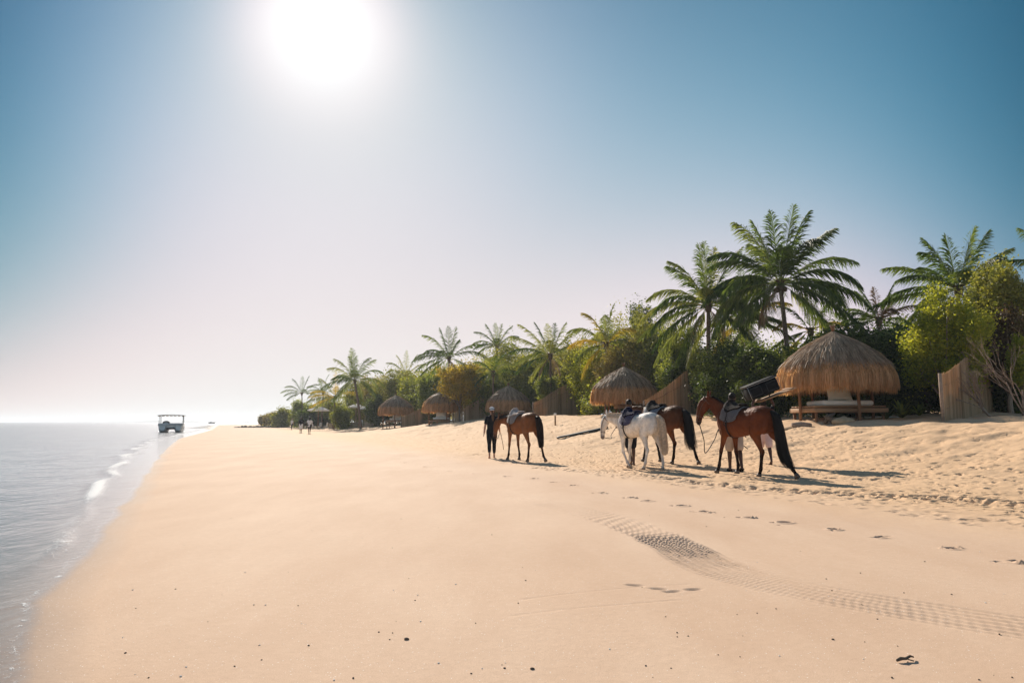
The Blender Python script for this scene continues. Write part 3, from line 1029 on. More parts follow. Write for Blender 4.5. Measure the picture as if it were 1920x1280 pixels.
palm('dark coconut palm standing high behind the yellow-green bush at the right', 1797, 545, 33, 3.0, [(95, .1, .95, .2), (84, -.3, .95, .3), (112, .1, 1.0, .6), (125, -.2, .95, .8), (148, .1, 1.1, .8), (160, -.2, 1.15, .8), (172, .2, 1.1, .7),
      (60, .1, 1.1, .35), (50, -.3, .9, .5), (38, .3, .9, .8), (20, -.2, .9, 1.1), (187, .3, 1.25, .5), (193, -.4, 1.0, .7), (0, .3, .8, 1), (100, .7, .9, .7), (75, -.8, .85, .9), (130, -.8, .9, 1), (40, .8, .9, 1), (205, .2, .9, .7), (-25, .3, .8, .7)],
     13, 'palm_green', leafn=56)
palm('palm showing pale pinkish young fronds between two taller dark palms', 1648, 602, 40, 2.2, [(92, .1, .9, .2), (108, .2, .95, .35), (122, -.1, .95, .6), (72, -.2, .9, .3), (55, .2, 1, .6), (140, .2, 1, .9), (158, -.2, 1.1, 1), (172, .2, 1.1, .9), (35, -.2, 1, .9), (12, .2, 1, 1.0), (190, -.2, 1, .8), (-10, .3, 1, .8), (90, -.8, .8, 1), (95, .8, .8, 1)],
     14, 'palm_green', alt=('palm_dry', 4, 0))
palm('bright palm with yellow upright fronds rising above the olive trees', 1137, 648, 50, 3.2, None, 15, 'palm_light', n=18, alt=('palm_yellow', 4, 1), leafn=40)
palm('light green palm with feathery upright fronds over the fourth shelter gap', 1032, 668, 58, 3.1, [(95, .1, .8, .2), (82, .2, .85, .25), (68, -.2, .95, .4), (52, .2, 1, .5), (110, .1, .9, .5), (128, -.2, 1.1, .6), (145, .1, 1.15, .6), (160, -.2, 1.1, .8), (175, .2, 1, .8), (35, -.2, .9, .8), (195, .2, 1, .6), (10, .3, .9, .9), (225, .2, .9, .5), (250, -.1, .9, .4), (-30, .1, .9, .6), (95, -.7, .9, .9), (60, .8, .9, .9), (140, .8, .9, .9)],
     16, 'palm_light', leafn=36, alt=('palm_green', 3, 1))
palm('small dark palm crown peeking above the bushes at the middle of the ridge', 932, 650, 74, 2.7, [(95, .1, .9, .2), (80, .2, .95, .3), (112, -.2, 1, .5), (62, .1, 1, .6), (130, .1, 1, .9), (45, -.2, .95, 1), (150, .2, 1, 1), (165, -.2, .9, 1), (25, .2, .9, 1.1), (8, .2, .8, 1.2), (180, .1, .8, 1), (90, -.8, .8, 1), (95, .8, .8, 1)], 17, 'palm_green', leafn=30)
palm('dark wind-swept palm with long spread fronds above the orange-tinged bush', 842, 672, 72, 3.4, [(92, .1, .95, .2), (80, .2, .95, .3), (105, .1, .95, .4), (122, -.2, 1, .8), (140, .2, .9, .9), (158, .1, 1.1, .8), (172, -.1, 1.1, .7), (188, .2, 1.05, .6), (205, -.2, 1, .5), (66, -.1, .6, .5), (38, .1, 1.15, .9), (25, -.1, 1.2, 1), (220, .2, .9, .5), (-20, .2, .8, .8), (250, .2, .8, .4), (95, .8, .8, 1), (120, -.8, .8, 1)], 18, 'palm_green', leafn=34)
palm('bushy palm with pale trunk standing beside the white parasols', 665, 715, 92, 4.3, None, 19, 'palm_green', n=26, trunk_px=678, alt=('palm_light', 3, 1), leafn=30, trunk_r=.2)
palm('yellow fronded palm left of the bushy palm near the parasols', 628, 745, 100, 3.6, [(170, .1, 1, .6), (185, -.1, 1.1, .5), (200, .1, 1.1, .4), (210, .1, 1, .3), (150, .1, 1, .8), (120, .1, .9, .6), (90, 0, .9, .4), (60, .2, .9, .7), (30, .1, .9, .9), (5, .1, .8, .9), (100, .7, .9, .8)], 20, 'palm_yellow', leafn=26, alt=('palm_light', 2, 1))
palm('farthest palm, leaning left over the low trees at the tip', 566, 738, 125, 3.3, [(92, .1, .85, .3), (115, .1, .95, .8), (135, .1, 1.05, .9), (155, -.1, 1.05, .9), (172, .1, 1.0, .8), (75, .1, .9, .5), (50, .1, 1, .8), (25, .1, 1, 1), (5, .1, .9, .9), (190, .1, .8, .7), (95, .8, .8, 1)], 21, 'palm_green', trunk_px=570, leafn=24)
palm('dark small palm right behind the farthest palm', 606, 738, 118, 3.0, None, 22, 'palm_green', n=16, leafn=22)
palm('half hidden palm behind the two leftmost thatched shelters', 762, 705, 96, 3.2, [(92, .1, 1, .3), (110, .1, 1, .7), (128, .1, 1, 1), (145, .1, .9, 1), (70, .1, 1, .5), (50, .1, 1, .9), (30, .1, .9, 1), (95, .8, .8, 1)], 23, 'palm_light', leafn=26)
palm('low pale palm growing just right of the leftmost shelter', 775, 735, 88, 2.8, None, 24, 'palm_light', n=16, leafn=26)
palm('short palm in front of the bushes between the third and fourth shelters', 925, 700, 64, 2.4, None, 25, 'palm_light', n=15, leafn=30, alt=('palm_green', 2, 0))
palm('palm at the right frame edge with one frond reaching over the tree top', 1982, 500, 30, 2.2, [(172, 0, 1.1, .5), (120, 0, 1, .7), (90, 0, 1, .5), (60, .1, 1, .8), (30, .1, 1, 1), (0, .1, 1, 1), (-30, -.2, .8, 1)], 26, 'palm_green')
palm('dark palm hidden behind the tall palm, its tips showing under the crown', 1392, 605, 42, 3.0, None, 27, 'palm_green', n=18, alt=('palm_yellow', 6, 5))
palm('low palm with yellowing fronds just left of the largest shelter roof', 1520, 622, 40, 2.2, [(200, .1, 1, .5), (225, .1, 1, .4), (250, .1, .9, .3), (-40, .1, .9, .6), (-20, .2, 1, .7), (150, .1, 1, 1), (120, .1, 1, .8), (90, .1, 1, .5), (60, .1, 1, .7), (30, .1, 1, 1), (270, -.2, .9, .3)], 28, 'palm_green', alt=('palm_yellow', 4, 1))

# trees and bushes, right to left
G_ = 'trees and bushes growing along the bank'
tree('tall leafy tree at the right frame edge, olive green top', 1885, 492, 28, 62, 'leaf_olive', n=15000, leaf=.10, clumps=26, z0=.35, bark='pale_bark', group=G_)
tree('rust brown twiggy tree below the tall olive tree at the right edge', 1890, 560, 26, 58, 'leaf_rust', n=8000, leaf=.08, clumps=22, z0=.22, bark='pale_bark', group=G_, csize=.24)
tree('sunlit yellow-green bush leaning over the right reed fence', 1768, 548, 25.5, 72, 'leaf_yellow', n=15000, leaf=.085, clumps=26, z0=.14, bark='pale_bark', lean=.2, group=G_, csize=.26)
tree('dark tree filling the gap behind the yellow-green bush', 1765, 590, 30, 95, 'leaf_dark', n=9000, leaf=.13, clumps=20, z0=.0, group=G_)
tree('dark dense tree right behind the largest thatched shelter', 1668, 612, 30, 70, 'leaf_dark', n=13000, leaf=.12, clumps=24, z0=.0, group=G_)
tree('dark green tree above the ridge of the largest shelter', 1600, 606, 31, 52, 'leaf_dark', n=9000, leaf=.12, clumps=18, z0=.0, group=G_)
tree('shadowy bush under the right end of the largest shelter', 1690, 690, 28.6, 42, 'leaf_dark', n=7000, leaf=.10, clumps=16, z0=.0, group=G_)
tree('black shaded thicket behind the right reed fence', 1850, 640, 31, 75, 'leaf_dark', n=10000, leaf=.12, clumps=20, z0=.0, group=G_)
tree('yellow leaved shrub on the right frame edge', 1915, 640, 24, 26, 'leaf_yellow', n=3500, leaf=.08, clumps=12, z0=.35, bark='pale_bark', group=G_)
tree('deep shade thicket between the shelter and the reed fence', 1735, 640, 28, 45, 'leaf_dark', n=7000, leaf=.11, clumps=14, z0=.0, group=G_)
tree('mid green bush behind the left edge of the largest shelter', 1500, 650, 30, 50, 'leaf_mid', n=9000, leaf=.10, clumps=20, z0=.0, group=G_)
tree('glossy dark bush right of the second reed fence', 1362, 640, 34, 60, 'leaf_dark', n=14000, leaf=.10, clumps=26, z0=.0, group=G_)
tree('glossy dark thicket behind the led bay horse and the carried crate', 1438, 650, 31, 60, 'leaf_dark', n=13000, leaf=.10, clumps=24, z0=.0, group=G_)
tree('light green bush spilling over the top of the second reed fence', 1322, 662, 38.5, 26, 'leaf_mid', n=6000, leaf=.10, clumps=16, z0=.3, group=G_)
tree('mid green tree behind the drooping palm', 1288, 600, 42, 50, 'leaf_mid', n=9000, leaf=.12, clumps=20, z0=.0, group=G_)
tree('dark bush beneath the drooping palm', 1300, 660, 41, 50, 'leaf_dark', n=9000, leaf=.12, clumps=20, z0=.0, group=G_)
tree('olive green tree behind the roof of the second shelter', 1215, 590, 50, 58, 'leaf_olive', n=12000, leaf=.13, clumps=26, z0=.0, group=G_)
tree('dark round treetop showing above the olive trees', 1205, 563, 58, 28, 'leaf_dark', n=5000, leaf=.16, clumps=14, z0=.3, group=G_)
tree('dull green tree just right of the second shelter roof', 1265, 655, 47, 42, 'leaf_mid', n=8000, leaf=.12, clumps=18, z0=.0, group=G_)
tree('brown-tinged tree directly behind the second shelter', 1165, 640, 48, 50, 'leaf_brown', n=9000, leaf=.12, clumps=22, z0=.0, group=G_)
tree('yellowish tree under the yellow fronded palm', 1122, 645, 52, 38, 'leaf_yellow', n=7000, leaf=.13, clumps=18, z0=.0, group=G_)
tree('brownish dry bush over the third reed fence', 1075, 665, 63, 48, 'leaf_brown', n=9000, leaf=.12, clumps=22, z0=.1, group=G_)
tree('green trailing bush hanging on the low end of the third reed fence', 1024, 706, 58.5, 24, 'leaf_mid', n=4500, leaf=.12, clumps=16, z0=.42, group=G_)
tree('olive yellow tree right of the third shelter top', 995, 652, 66, 42, 'leaf_olive', n=9000, leaf=.15, clumps=22, z0=.0, group=G_)
tree('pale yellow-green bush above the third shelter', 955, 645, 72, 40, 'leaf_yellow', n=8000, leaf=.16, clumps=20, z0=.0, group=G_)
tree('orange and yellow bush hanging over the fourth shelter', 862, 682, 66, 46, 'leaf_autumn', n=11000, leaf=.14, clumps=24, z0=.32, group=G_)
tree('green-gold bush between the third and fourth shelters', 905, 678, 69, 36, 'leaf_yellow', n=8000, leaf=.14, clumps=18, z0=.0, group=G_)
tree('brown-green thicket behind the fourth reed fence', 890, 715, 71, 45, 'leaf_brown', n=8000, leaf=.15, clumps=18, z0=.0, group=G_)
tree('green tree behind the fourth shelter roof', 815, 695, 80, 34, 'leaf_mid', n=7000, leaf=.17, clumps=18, z0=.0, group=G_)
tree('grey-green tree between the two leftmost shelters', 780, 700, 92, 34, 'leaf_olive', n=7000, leaf=.2, clumps=18, z0=.0, group=G_)
tree('wide grey-green tree behind the leftmost shelter', 738, 692, 98, 36, 'leaf_olive', n=8000, leaf=.2, clumps=20, z0=.0, group=G_)
tree('twiggy tree left of the leftmost shelter', 706, 698, 104, 28, 'leaf_brown', n=6000, leaf=.2, clumps=16, z0=.0, group=G_)
tree('dark green bush beside the leftmost shelter', 708, 745, 95, 22, 'leaf_dark', n=5000, leaf=.18, clumps=14, z0=.0, group=G_)
tree('rounded green bush between the two white parasols', 642, 760, 98, 22, 'leaf_mid', n=5000, leaf=.18, clumps=14, z0=.0, group=G_)
tree('dark tree behind the right parasol', 672, 735, 112, 34, 'leaf_mid', n=6000, leaf=.22, clumps=16, z0=.0, group=G_)
tree('dark green tree behind the left parasol', 610, 750, 128, 30, 'leaf_mid', n=6000, leaf=.24, clumps=16, z0=.0, group=G_)
tree('dusky rounded tree under the farthest palm', 568, 752, 135, 28, 'leaf_mid', n=6000, leaf=.25, clumps=16, z0=.0, group=G_)
tree('low olive bush left of the farthest palm', 538, 764, 150, 22, 'leaf_olive', n=5000, leaf=.28, clumps=14, z0=.0, group=G_)
tree('low brownish bush near the tip of the beach', 516, 771, 165, 18, 'leaf_brown', n=4500, leaf=.3, clumps=12, z0=.0, group=G_)
tree('last small bush at the tip of the beach', 498, 776, 178, 12, 'leaf_brown', n=3500, leaf=.3, clumps=10, z0=.0, group=G_)
# deeper dark rows behind
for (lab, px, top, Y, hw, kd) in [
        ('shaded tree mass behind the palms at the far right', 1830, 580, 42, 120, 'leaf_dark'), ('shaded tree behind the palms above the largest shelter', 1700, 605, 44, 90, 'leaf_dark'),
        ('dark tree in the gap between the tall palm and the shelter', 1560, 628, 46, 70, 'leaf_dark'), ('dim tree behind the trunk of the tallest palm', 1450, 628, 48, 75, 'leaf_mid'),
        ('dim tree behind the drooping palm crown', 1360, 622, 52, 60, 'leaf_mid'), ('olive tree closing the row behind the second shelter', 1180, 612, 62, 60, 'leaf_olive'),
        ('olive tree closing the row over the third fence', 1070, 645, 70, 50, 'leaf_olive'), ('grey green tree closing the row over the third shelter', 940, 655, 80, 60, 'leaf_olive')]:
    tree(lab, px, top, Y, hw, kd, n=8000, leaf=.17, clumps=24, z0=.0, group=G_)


for (lab, px, top, Y, hw, kd) in [
        ('sunlit olive bush hiding the trunk of the yellow fronded palm', 1112, 650, 56, 50, 'leaf_yellow'), ('sunlit brown-green bush above the peak of the third fence', 1058, 660, 65, 50, 'leaf_olive'),
        ('bright bush hiding the trunk of the feathery light green palm', 1022, 668, 67, 42, 'leaf_yellow'), ('olive bush just right of the middle shelter roof', 988, 672, 69, 40, 'leaf_olive'),
        ('sunlit bush hiding the trunk of the small dark palm', 938, 666, 76, 46, 'leaf_yellow'), ('green bush under the left side of the wind-swept palm', 822, 690, 82, 42, 'leaf_mid'),
        ('gold-green bush filling the gap left of the half hidden shelter', 788, 700, 90, 36, 'leaf_yellow'), ('olive bush right of the pointed leftmost roof', 762, 708, 96, 36, 'leaf_olive'),
        ('light olive bush hiding the foot of the bushy palm', 702, 718, 108, 34, 'leaf_olive'), ('olive bush under the yellow fronds left of the bushy palm', 625, 748, 124, 34, 'leaf_olive'),
        ('tall sunlit bush left of the drooping palm', 1172, 615, 54, 46, 'leaf_yellow')]:
    tree(lab, px, top, Y, hw, kd, n=7500, leaf=.06 + Y * .0014, clumps=24, z0=.0, group=G_)
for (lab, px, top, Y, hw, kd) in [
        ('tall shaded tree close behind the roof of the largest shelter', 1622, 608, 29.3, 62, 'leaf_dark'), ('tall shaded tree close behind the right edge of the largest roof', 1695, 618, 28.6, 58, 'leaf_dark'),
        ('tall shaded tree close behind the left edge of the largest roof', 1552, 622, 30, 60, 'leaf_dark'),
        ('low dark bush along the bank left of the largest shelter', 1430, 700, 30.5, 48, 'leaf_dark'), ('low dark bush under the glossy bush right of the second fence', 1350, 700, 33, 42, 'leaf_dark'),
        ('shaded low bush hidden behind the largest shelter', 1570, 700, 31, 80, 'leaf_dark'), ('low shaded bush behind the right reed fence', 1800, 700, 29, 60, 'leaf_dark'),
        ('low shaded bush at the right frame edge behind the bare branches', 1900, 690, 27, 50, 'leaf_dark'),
        ('green bush behind the bottom of the second shelter', 1170, 705, 47, 70, 'leaf_mid'), ('low olive bush behind the top of the third fence', 1090, 690, 62, 50, 'leaf_olive'),
        ('low green bush behind the middle shelter', 960, 688, 68, 60, 'leaf_mid'), ('low bush behind the fifth fence', 800, 735, 86, 45, 'leaf_mid'),
        ('tall olive tree left of the yellow fronded palm', 1085, 628, 60, 40, 'leaf_olive'), ('golden bush behind the feathery palm', 1010, 650, 66, 45, 'leaf_yellow'),
        ('mid green tree crowding behind the yellow fronded palm', 1150, 612, 56, 40, 'leaf_mid'), ('tall dull green tree behind the second reed fence', 1240, 605, 48, 45, 'leaf_olive'),
        ('tall dark tree directly behind the glossy bush', 1400, 640, 40, 60, 'leaf_mid'), ('dark tree behind the low palm beside the largest roof', 1530, 640, 38, 45, 'leaf_mid'),
        ('olive tree under the wind-swept palm', 835, 682, 84, 40, 'leaf_olive'), ('grey tree under the half hidden palm', 765, 695, 104, 40, 'leaf_brown'),
        ('greenish tree behind the bushy palm', 690, 710, 112, 35, 'leaf_olive'), ('low bush behind the left parasol', 590, 765, 124, 32, 'leaf_dark'),
        ('tall rust green tree behind the right edge thicket', 1860, 545, 34, 55, 'leaf_olive'), ('yellowish bush right of the middle shelter', 1005, 690, 64, 35, 'leaf_olive')]:
    tree(lab, px, top, Y, hw, kd, n=6500, leaf=.07 + Y * .0017, clumps=20, z0=.0, group=G_)


# bare shrubs and low plants
def bare_shrub(label, px, py, Y, h, lean, seed, mat='pale_bark', name='bare_shrub', spread=.55, n=5):
    rng = random.Random(seed)
    p = P(px, py, Y)
    t = thing(name, label, 'shrub', (p.x, Y, tz(p.x, Y)))
    mb, tw = MB(), MB()

    def grow(m, a, d, L, r, lev):
        b = a + d * L
        mid = a.lerp(b, .5) + Vector((rng.uniform(-1, 1), rng.uniform(-1, 1), rng.uniform(-1, 1))) * L * .07
        m.tube([a, mid, b], [r, r * .8, r * .6], 5)
        if lev == 0:
            return
        for k in range(rng.choice((2, 3, 3))):
            nd = (d + Vector((rng.uniform(-1, 1), rng.uniform(-1, 1), rng.uniform(-.5, .9))) * spread).normalized()
            grow(tw if lev < 3 else m, a.lerp(b, rng.uniform(.6, 1)), nd, L * rng.uniform(.55, .8), r * .58, lev - 1)
    for k in range(n):
        d = Vector((lean + rng.uniform(-.3, .3), rng.uniform(-.3, .3), 1)).normalized()
        grow(mb, Vector((rng.uniform(-.05, .05), 0, -.1)), d, h * rng.uniform(.35, .5), .028, 4)
    mb.add(tw.v, tw.f)
    mb.build('branches', mat, t)
    return t


bare_shrub('bare pinkish dead shrub leaning left in front of the right reed fence', 1863, 768, 22.6, 1.75, -.75, 5, n=5)
bare_shrub('pale bare branches reaching up at the right frame edge', 1925, 760, 21.5, 2.7, -.5, 9, n=3)


def low_plant(label, px, py, Y, r, seed, kind='leaf_mid', n=26):
    rng = np.random.default_rng(seed)
    p = P(px, py, Y)
    t = thing('fern', label, 'plant', (p.x, Y, tz(p.x, Y)))
    Vs, rn = [], []
    for k in range(n):
        a = rng.uniform(0, 6.28); e = rng.uniform(.5, 1.4)
        d = np.array([math.cos(a) * math.cos(e), math.sin(a) * math.cos(e), math.sin(e)])
        s = np.cross(d, [0, 0, 1.0]); s /= np.linalg.norm(s)
        prev = np.zeros(3)
        for q in range(4):
            w0, w1 = .05 * math.sin(.4 + q * .6), .05 * math.sin(1.0 + q * .6)
            nx = prev + d * r / 4
            Vs.append(np.array([prev - s * w0, prev + s * w0, nx + s * w1, nx - s * w1])); rn.append(rng.uniform(.1, .9))
            d = d + np.array([0, 0, -.28]); d /= np.linalg.norm(d)
            prev = nx
    np_mesh('leaves', np.concatenate(Vs), 4, kind, t, {'rnd': np.repeat(rn, 4)})
    return t


low_plant('green fern-like plant in the shade between shelter and fence', 1690, 765, 25.5, .8, 3)
low_plant('small dark leafy plant at the right post of the largest shelter', 1660, 768, 25.0, .6, 4, 'leaf_dark')
low_plant('small plant in the shade right of the fern', 1722, 760, 26.5, .6, 6, 'leaf_mid', 18)


# ------------------------------------------------------------------ thatched shelters
ROOF = [(0.0, 2.38), (.15, 2.30), (.50, 2.12), (.92, 1.88), (1.30, 1.60), (1.62, 1.30), (1.86, 1.00), (1.98, .76), (2.02, .60), (1.98, .48)]


def roof_rz(t):
    q = t * (len(ROOF) - 1); i = min(int(q), len(ROOF) - 2); f = q - i
    return ROOF[i][0] * (1 - f) + ROOF[i + 1][0] * f, ROOF[i][1] * (1 - f) + ROOF[i + 1][1] * f


def shelter_meshes(ncap, nfr, seed, wscale=1.0):
    rng = np.random.default_rng(seed)
    out = {}
    # under-surface
    mb = MB()
    prof = [roof_rz(k / 18) for k in range(19)]
    n = 40
    vs, fs = [], []
    for (r, z) in prof:
        for k in range(n):
            a = 2 * math.pi * k / n
            rr = max(r - .06, .01) * (1 + .02 * math.sin(a * 5) + .015 * math.sin(a * 9 + 1))
            vs.append((rr * math.cos(a), rr * math.sin(a), z - .05))
    for j in range(len(prof) - 1):
        for k in range(n):
            q = (k + 1) % n
            fs.append((j * n + k, (j + 1) * n + k, (j + 1) * n + q, j * n + q))
    mb.add(vs, fs)
    base = mb

    def strands(n, t0, t1, l0, l1, w, flare, hang, lo_bias=1.0):
        V, rn = [], []
        t = t0 + (t1 - t0) * rng.random(n) ** lo_bias
        a = rng.uniform(0, 2 * np.pi, n)
        q = t * (len(ROOF) - 1); i = np.minimum(q.astype(int), len(ROOF) - 2); f = q - i
        A = np.array(ROOF)
        r = A[i, 0] * (1 - f) + A[i + 1, 0] * f; z = A[i, 1] * (1 - f) + A[i + 1, 1] * f
        lump = 1 + .02 * np.sin(a * 5) + .015 * np.sin(a * 9 + 1)
        dr, dz = A[i + 1, 0] - A[i, 0], A[i + 1, 1] - A[i, 1]
        s = np.hypot(dr, dz); dr, dz = dr / s, dz / s
        dr = dr * (1 - hang) ; dz = dz * (1 - hang) - hang
        L = rng.uniform(l0, l1, n)
        off = rng.uniform(.0, .05, n)
        aa = a + rng.normal(0, .04, n)
        ur, ut = np.stack([np.cos(a), np.sin(a), 0 * a], 1), np.stack([-np.sin(a), np.cos(a), 0 * a], 1)
        p0 = ur * ((r * lump + off)[:, None]); p0[:, 2] = z
        fl = rng.uniform(0, flare, n)
        d = ur * (dr + fl)[:, None] + ut * rng.normal(0, .10, n)[:, None]; d[:, 2] = dz
        d /= np.linalg.norm(d, axis=1)[:, None]
        p1 = p0 + d * (L * .55)[:, None]
        d2 = d + np.array([0, 0, -.5 * (0.5 + hang)]) ; d2 /= np.linalg.norm(d2, axis=1)[:, None]
        p2 = p1 + d2 * (L * .45)[:, None]
        W = ut * (w * rng.uniform(.6, 1.4, n))[:, None] * .5
        tw = ur * (w * rng.uniform(-1, 1, n))[:, None] * .5
        W = W + tw
        Q1 = np.stack([p0 - W, p0 + W, p1 + W * .9, p1 - W * .9], 1)
        Q2 = np.stack([p1 - W * .9, p1 + W * .9, p2 + W * .25, p2 - W * .25], 1)
        V = np.concatenate([Q1, Q2], 1).reshape(-1, 3)
        rnv = np.clip(rng.beta(2.2, 2.2, n) + .12 * np.sin(a * 23), 0, 1)
        return V, np.repeat(rnv, 8)
    out['cap'] = strands(ncap, .0, .58, .30, .62, .026 * wscale, .18, .06, .7)
    out['fringe'] = strands(nfr, .44, .99, .32, .60, .024 * wscale, .07, .62, .75)
    return base, out


GS = 'thatched shelters in a row on the bank'


def shelter(label, px, py_eave, Y, k=1.0, ncap=7000, nfr=10000, seed=1, rot=0.0, wscale=1.0, bedpx=0, posts=((-1.45, -.1), (.12, -1.4), (1.4, .1), (-.3, 1.4)), pillow=True):
    """k scales the whole shelter; py_eave: row of the fringe's lower edge"""
    c = P(px, py_eave, Y)
    t = thing('thatched_shelter', label, 'thatched shelter', (c.x, Y, tz(c.x, Y)), rot, GS)
    g = t.location.z
    ze = c.z - g - .05 * k                                # fringe bottom above local ground
    base, st = shelter_meshes(ncap, nfr, seed, wscale)
    sh = lambda V: np.array(V) * k + np.array([0, 0, ze])
    V, rn = st['cap']
    roof = np_mesh('roof', sh(V), 4, 'thatch_cap', t, {'rnd': rn})
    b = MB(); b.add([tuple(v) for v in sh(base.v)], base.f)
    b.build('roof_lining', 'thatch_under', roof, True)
    V, rn = st['fringe']
    np_mesh('straw_fringe', sh(V), 4, 'thatch_fringe', roof, {'rnd': rn})
    top = MB()
    for q in range(7):
        a = q * .9
        top.tube([(0, 0, ze + 2.3 * k), (.04 * math.cos(a), .04 * math.sin(a), ze + 2.5 * k), (.09 * math.cos(a), .09 * math.sin(a), ze + 2.62 * k)], [.04 * k, .035 * k, .015 * k], 6)
    top.build('finial', 'wood', roof)
    ca, sa = math.cos(rot), math.sin(rot)
    zs = []
    for (x, y) in posts:
        wx, wy = c.x + (x * ca - y * sa) * k, Y + (x * sa + y * ca) * k
        zb = float(terrain(np.array([wx]), np.array([wy]), True)[0]) - g
        zs.append(zb)
        b = MB()
        b.tube([(x * k, y * k, zb - .25), (x * k + .015, y * k, (zb + ze) / 2), (x * k - .01, y * k + .01, ze + .5 * k), (x * k * .95, y * k * .95, ze + 1.0 * k)], [.062 * k, .058 * k, .055 * k, .05 * k], 9)
        b.build('post', 'wood', t)
    b = MB()
    for i in range(len(posts)):
        a, d = posts[i], posts[(i + 1) % len(posts)]
        b.tube([(a[0] * k, a[1] * k, ze + .62 * k), (d[0] * k, d[1] * k, ze + .62 * k)], .04 * k, 7)
    b.build('ring_beam', 'wood', t)
    return t, c, ze, g


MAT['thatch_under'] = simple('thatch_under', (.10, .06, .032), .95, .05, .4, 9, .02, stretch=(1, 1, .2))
MAT['bed_wood'] = simple('bed_wood', (.34, .20, .11), .7, .25, .3, 5, .004, stretch=(.2, 1, 1))

GB = 'daybeds under the thatched shelters'


def daybed(label, x, y, z, k=1.0, rot=0.0, legs=True, pillow_label=None, w=1.9, d=1.5, nback=1):
    """wooden platform whose top is at z, mattress on it"""
    g = tz(x, y)
    t = thing('daybed', label, 'daybed', (x, y, g), rot, GB)
    H = z - g
    b = MB()
    for q in range(7):
        yy = -d / 2 + d * (q + .5) / 7
        b.rbox((0, yy * k, H - .03), (w * k, d / 7 * k * .93, .05), .01)
    b.build('platform', 'bed_wood', t)
    b = MB()
    b.rbox((0, -d / 2 * k - .03, H - .17), (w * k + .1, .06, .16), .012)
    b.rbox((0, d / 2 * k + .03, H - .17), (w * k + .1, .06, .16), .012)
    b.rbox((-w / 2 * k - .02, 0, H - .17), (.06, d * k - .02, .16), .012)
    b.rbox((w / 2 * k + .02, 0, H - .17), (.06, d * k - .02, .16), .012)
    b.build('side_rail', 'bed_wood', t)
    if legs:
        for sx_ in (-1, 1):
            for sy_ in (-1, 1):
                lx, ly = sx_ * (w / 2 * k - .08), sy_ * (d / 2 * k - .08)
                wx, wy = x + lx * math.cos(rot) - ly * math.sin(rot), y + lx * math.sin(rot) + ly * math.cos(rot)
                zb = tz(wx, wy) - g - .2
                b = MB()
                b.rbox((lx, ly, (zb + H - .26) / 2), (.09, .09, H - .26 - zb), .01)
                b.build('leg', 'wood', t)
    b = MB()
    b.rbox((.04 * k, -.1, H + .10), (.72 * w * k, .7 * d * k, .19), .05)
    b.build('mattress', 'cushion', t)
    if pillow_label:
        p = MB()
        n = 10
        Wp, Hp = .95 * k, .66 * k
        vs, fs = [], []
        for s in (-1, 1):
            for i in range(n + 1):
                for j in range(n + 1):
                    u, v = i / n * 2 - 1, j / n * 2 - 1
                    pin = 1 - .10 * (1 - abs(u)) * 0
                    e = (1 - u * u) ** .45 * (1 - v * v) ** .45
                    cx = 1 - .12 * (1 - abs(v) ** 3) * abs(u) ** 2
                    cz = 1 - .14 * (1 - abs(u) ** 3) * abs(v) ** 2
                    vs.append((u * Wp / 2 * cx, s * .12 * e, v * Hp / 2 * cz))
        for s in (0, 1):
            o = s * (n + 1) ** 2
            for i in range(n):
                for j in range(n):
                    a = o + i * (n + 1) + j
                    q = (a, a + 1, a + n + 2, a + n + 1)
                    fs.append(q if s else q[::-1])
        rx = Matrix.Rotation(R(-18), 3, 'X')
        p.add([rx @ Vector(v) for v in vs], fs)
        o = p.build('pillow', 'cushion', None)
        o.location = (x + .02, y - .15 * k, z + .19 + Hp * .46)
        o.rotation_euler = (0, 0, rot)
        tag(o, pillow_label, 'pillow', 'large pillows on the daybeds')
        o2 = None
    return t


t, c, ze, g = shelter('largest and nearest thatched shelter, rightmost in the row', 1568, 735, 26, 1.0, 15000, 22000, 1, 0.0, .8)
bz = P(1570, 760, 25).z
daybed('wooden daybed with a cream mattress under the nearest thatched shelter', c.x - .05, 25.9, bz, 1.05, .02, pillow_label='big cream pillow leaning on the nearest daybed', w=2.5, d=1.9)
t, c, ze, g = shelter('second thatched shelter from the right, behind the dark haired handler', 1171, 757, 42, .98, 10000, 14000, 2, .4, 1.2)
daybed('dark daybed in the shade of the second shelter from the right', c.x + .5, 42.2, g + .6, 1.0, .0)
t, c, ze, g = shelter('middle thatched shelter behind the walking person with the cap', 953, 771, 61, .98, 8000, 11000, 3, .9, 1.6)
daybed('daybed with pale mattress seen between cap wearer and brown horse', c.x + .6, 60.6, g + .65, 1.0, .1, pillow_label='pale pillow on the daybed of the middle shelter')
t, c, ze, g = shelter('fourth thatched shelter, roof half hidden by the orange-tinged bush', 830, 773, 69, .97, 7000, 10000, 4, .3, 1.8)
daybed('daybed standing on stilts under the half hidden shelter', c.x - .1, 68.5, P(820, 786, 69).z, 1.15, .0, pillow_label='white pillow on the daybed of the half hidden shelter')
t, c, ze, g = shelter('leftmost thatched shelter in the row, with a pointed roof', 742, 778, 80, 1.0, 7000, 10000, 5, .0, 2.0)
daybed('daybed with white mattress under the leftmost shelter', c.x + .2, 79.7, P(742, 787, 80).z, 1.15, .0, pillow_label='low white pillow on the daybed of the leftmost shelter')


# ------------------------------------------------------------------ reed fences
GF = 'reed fences between the shelters'


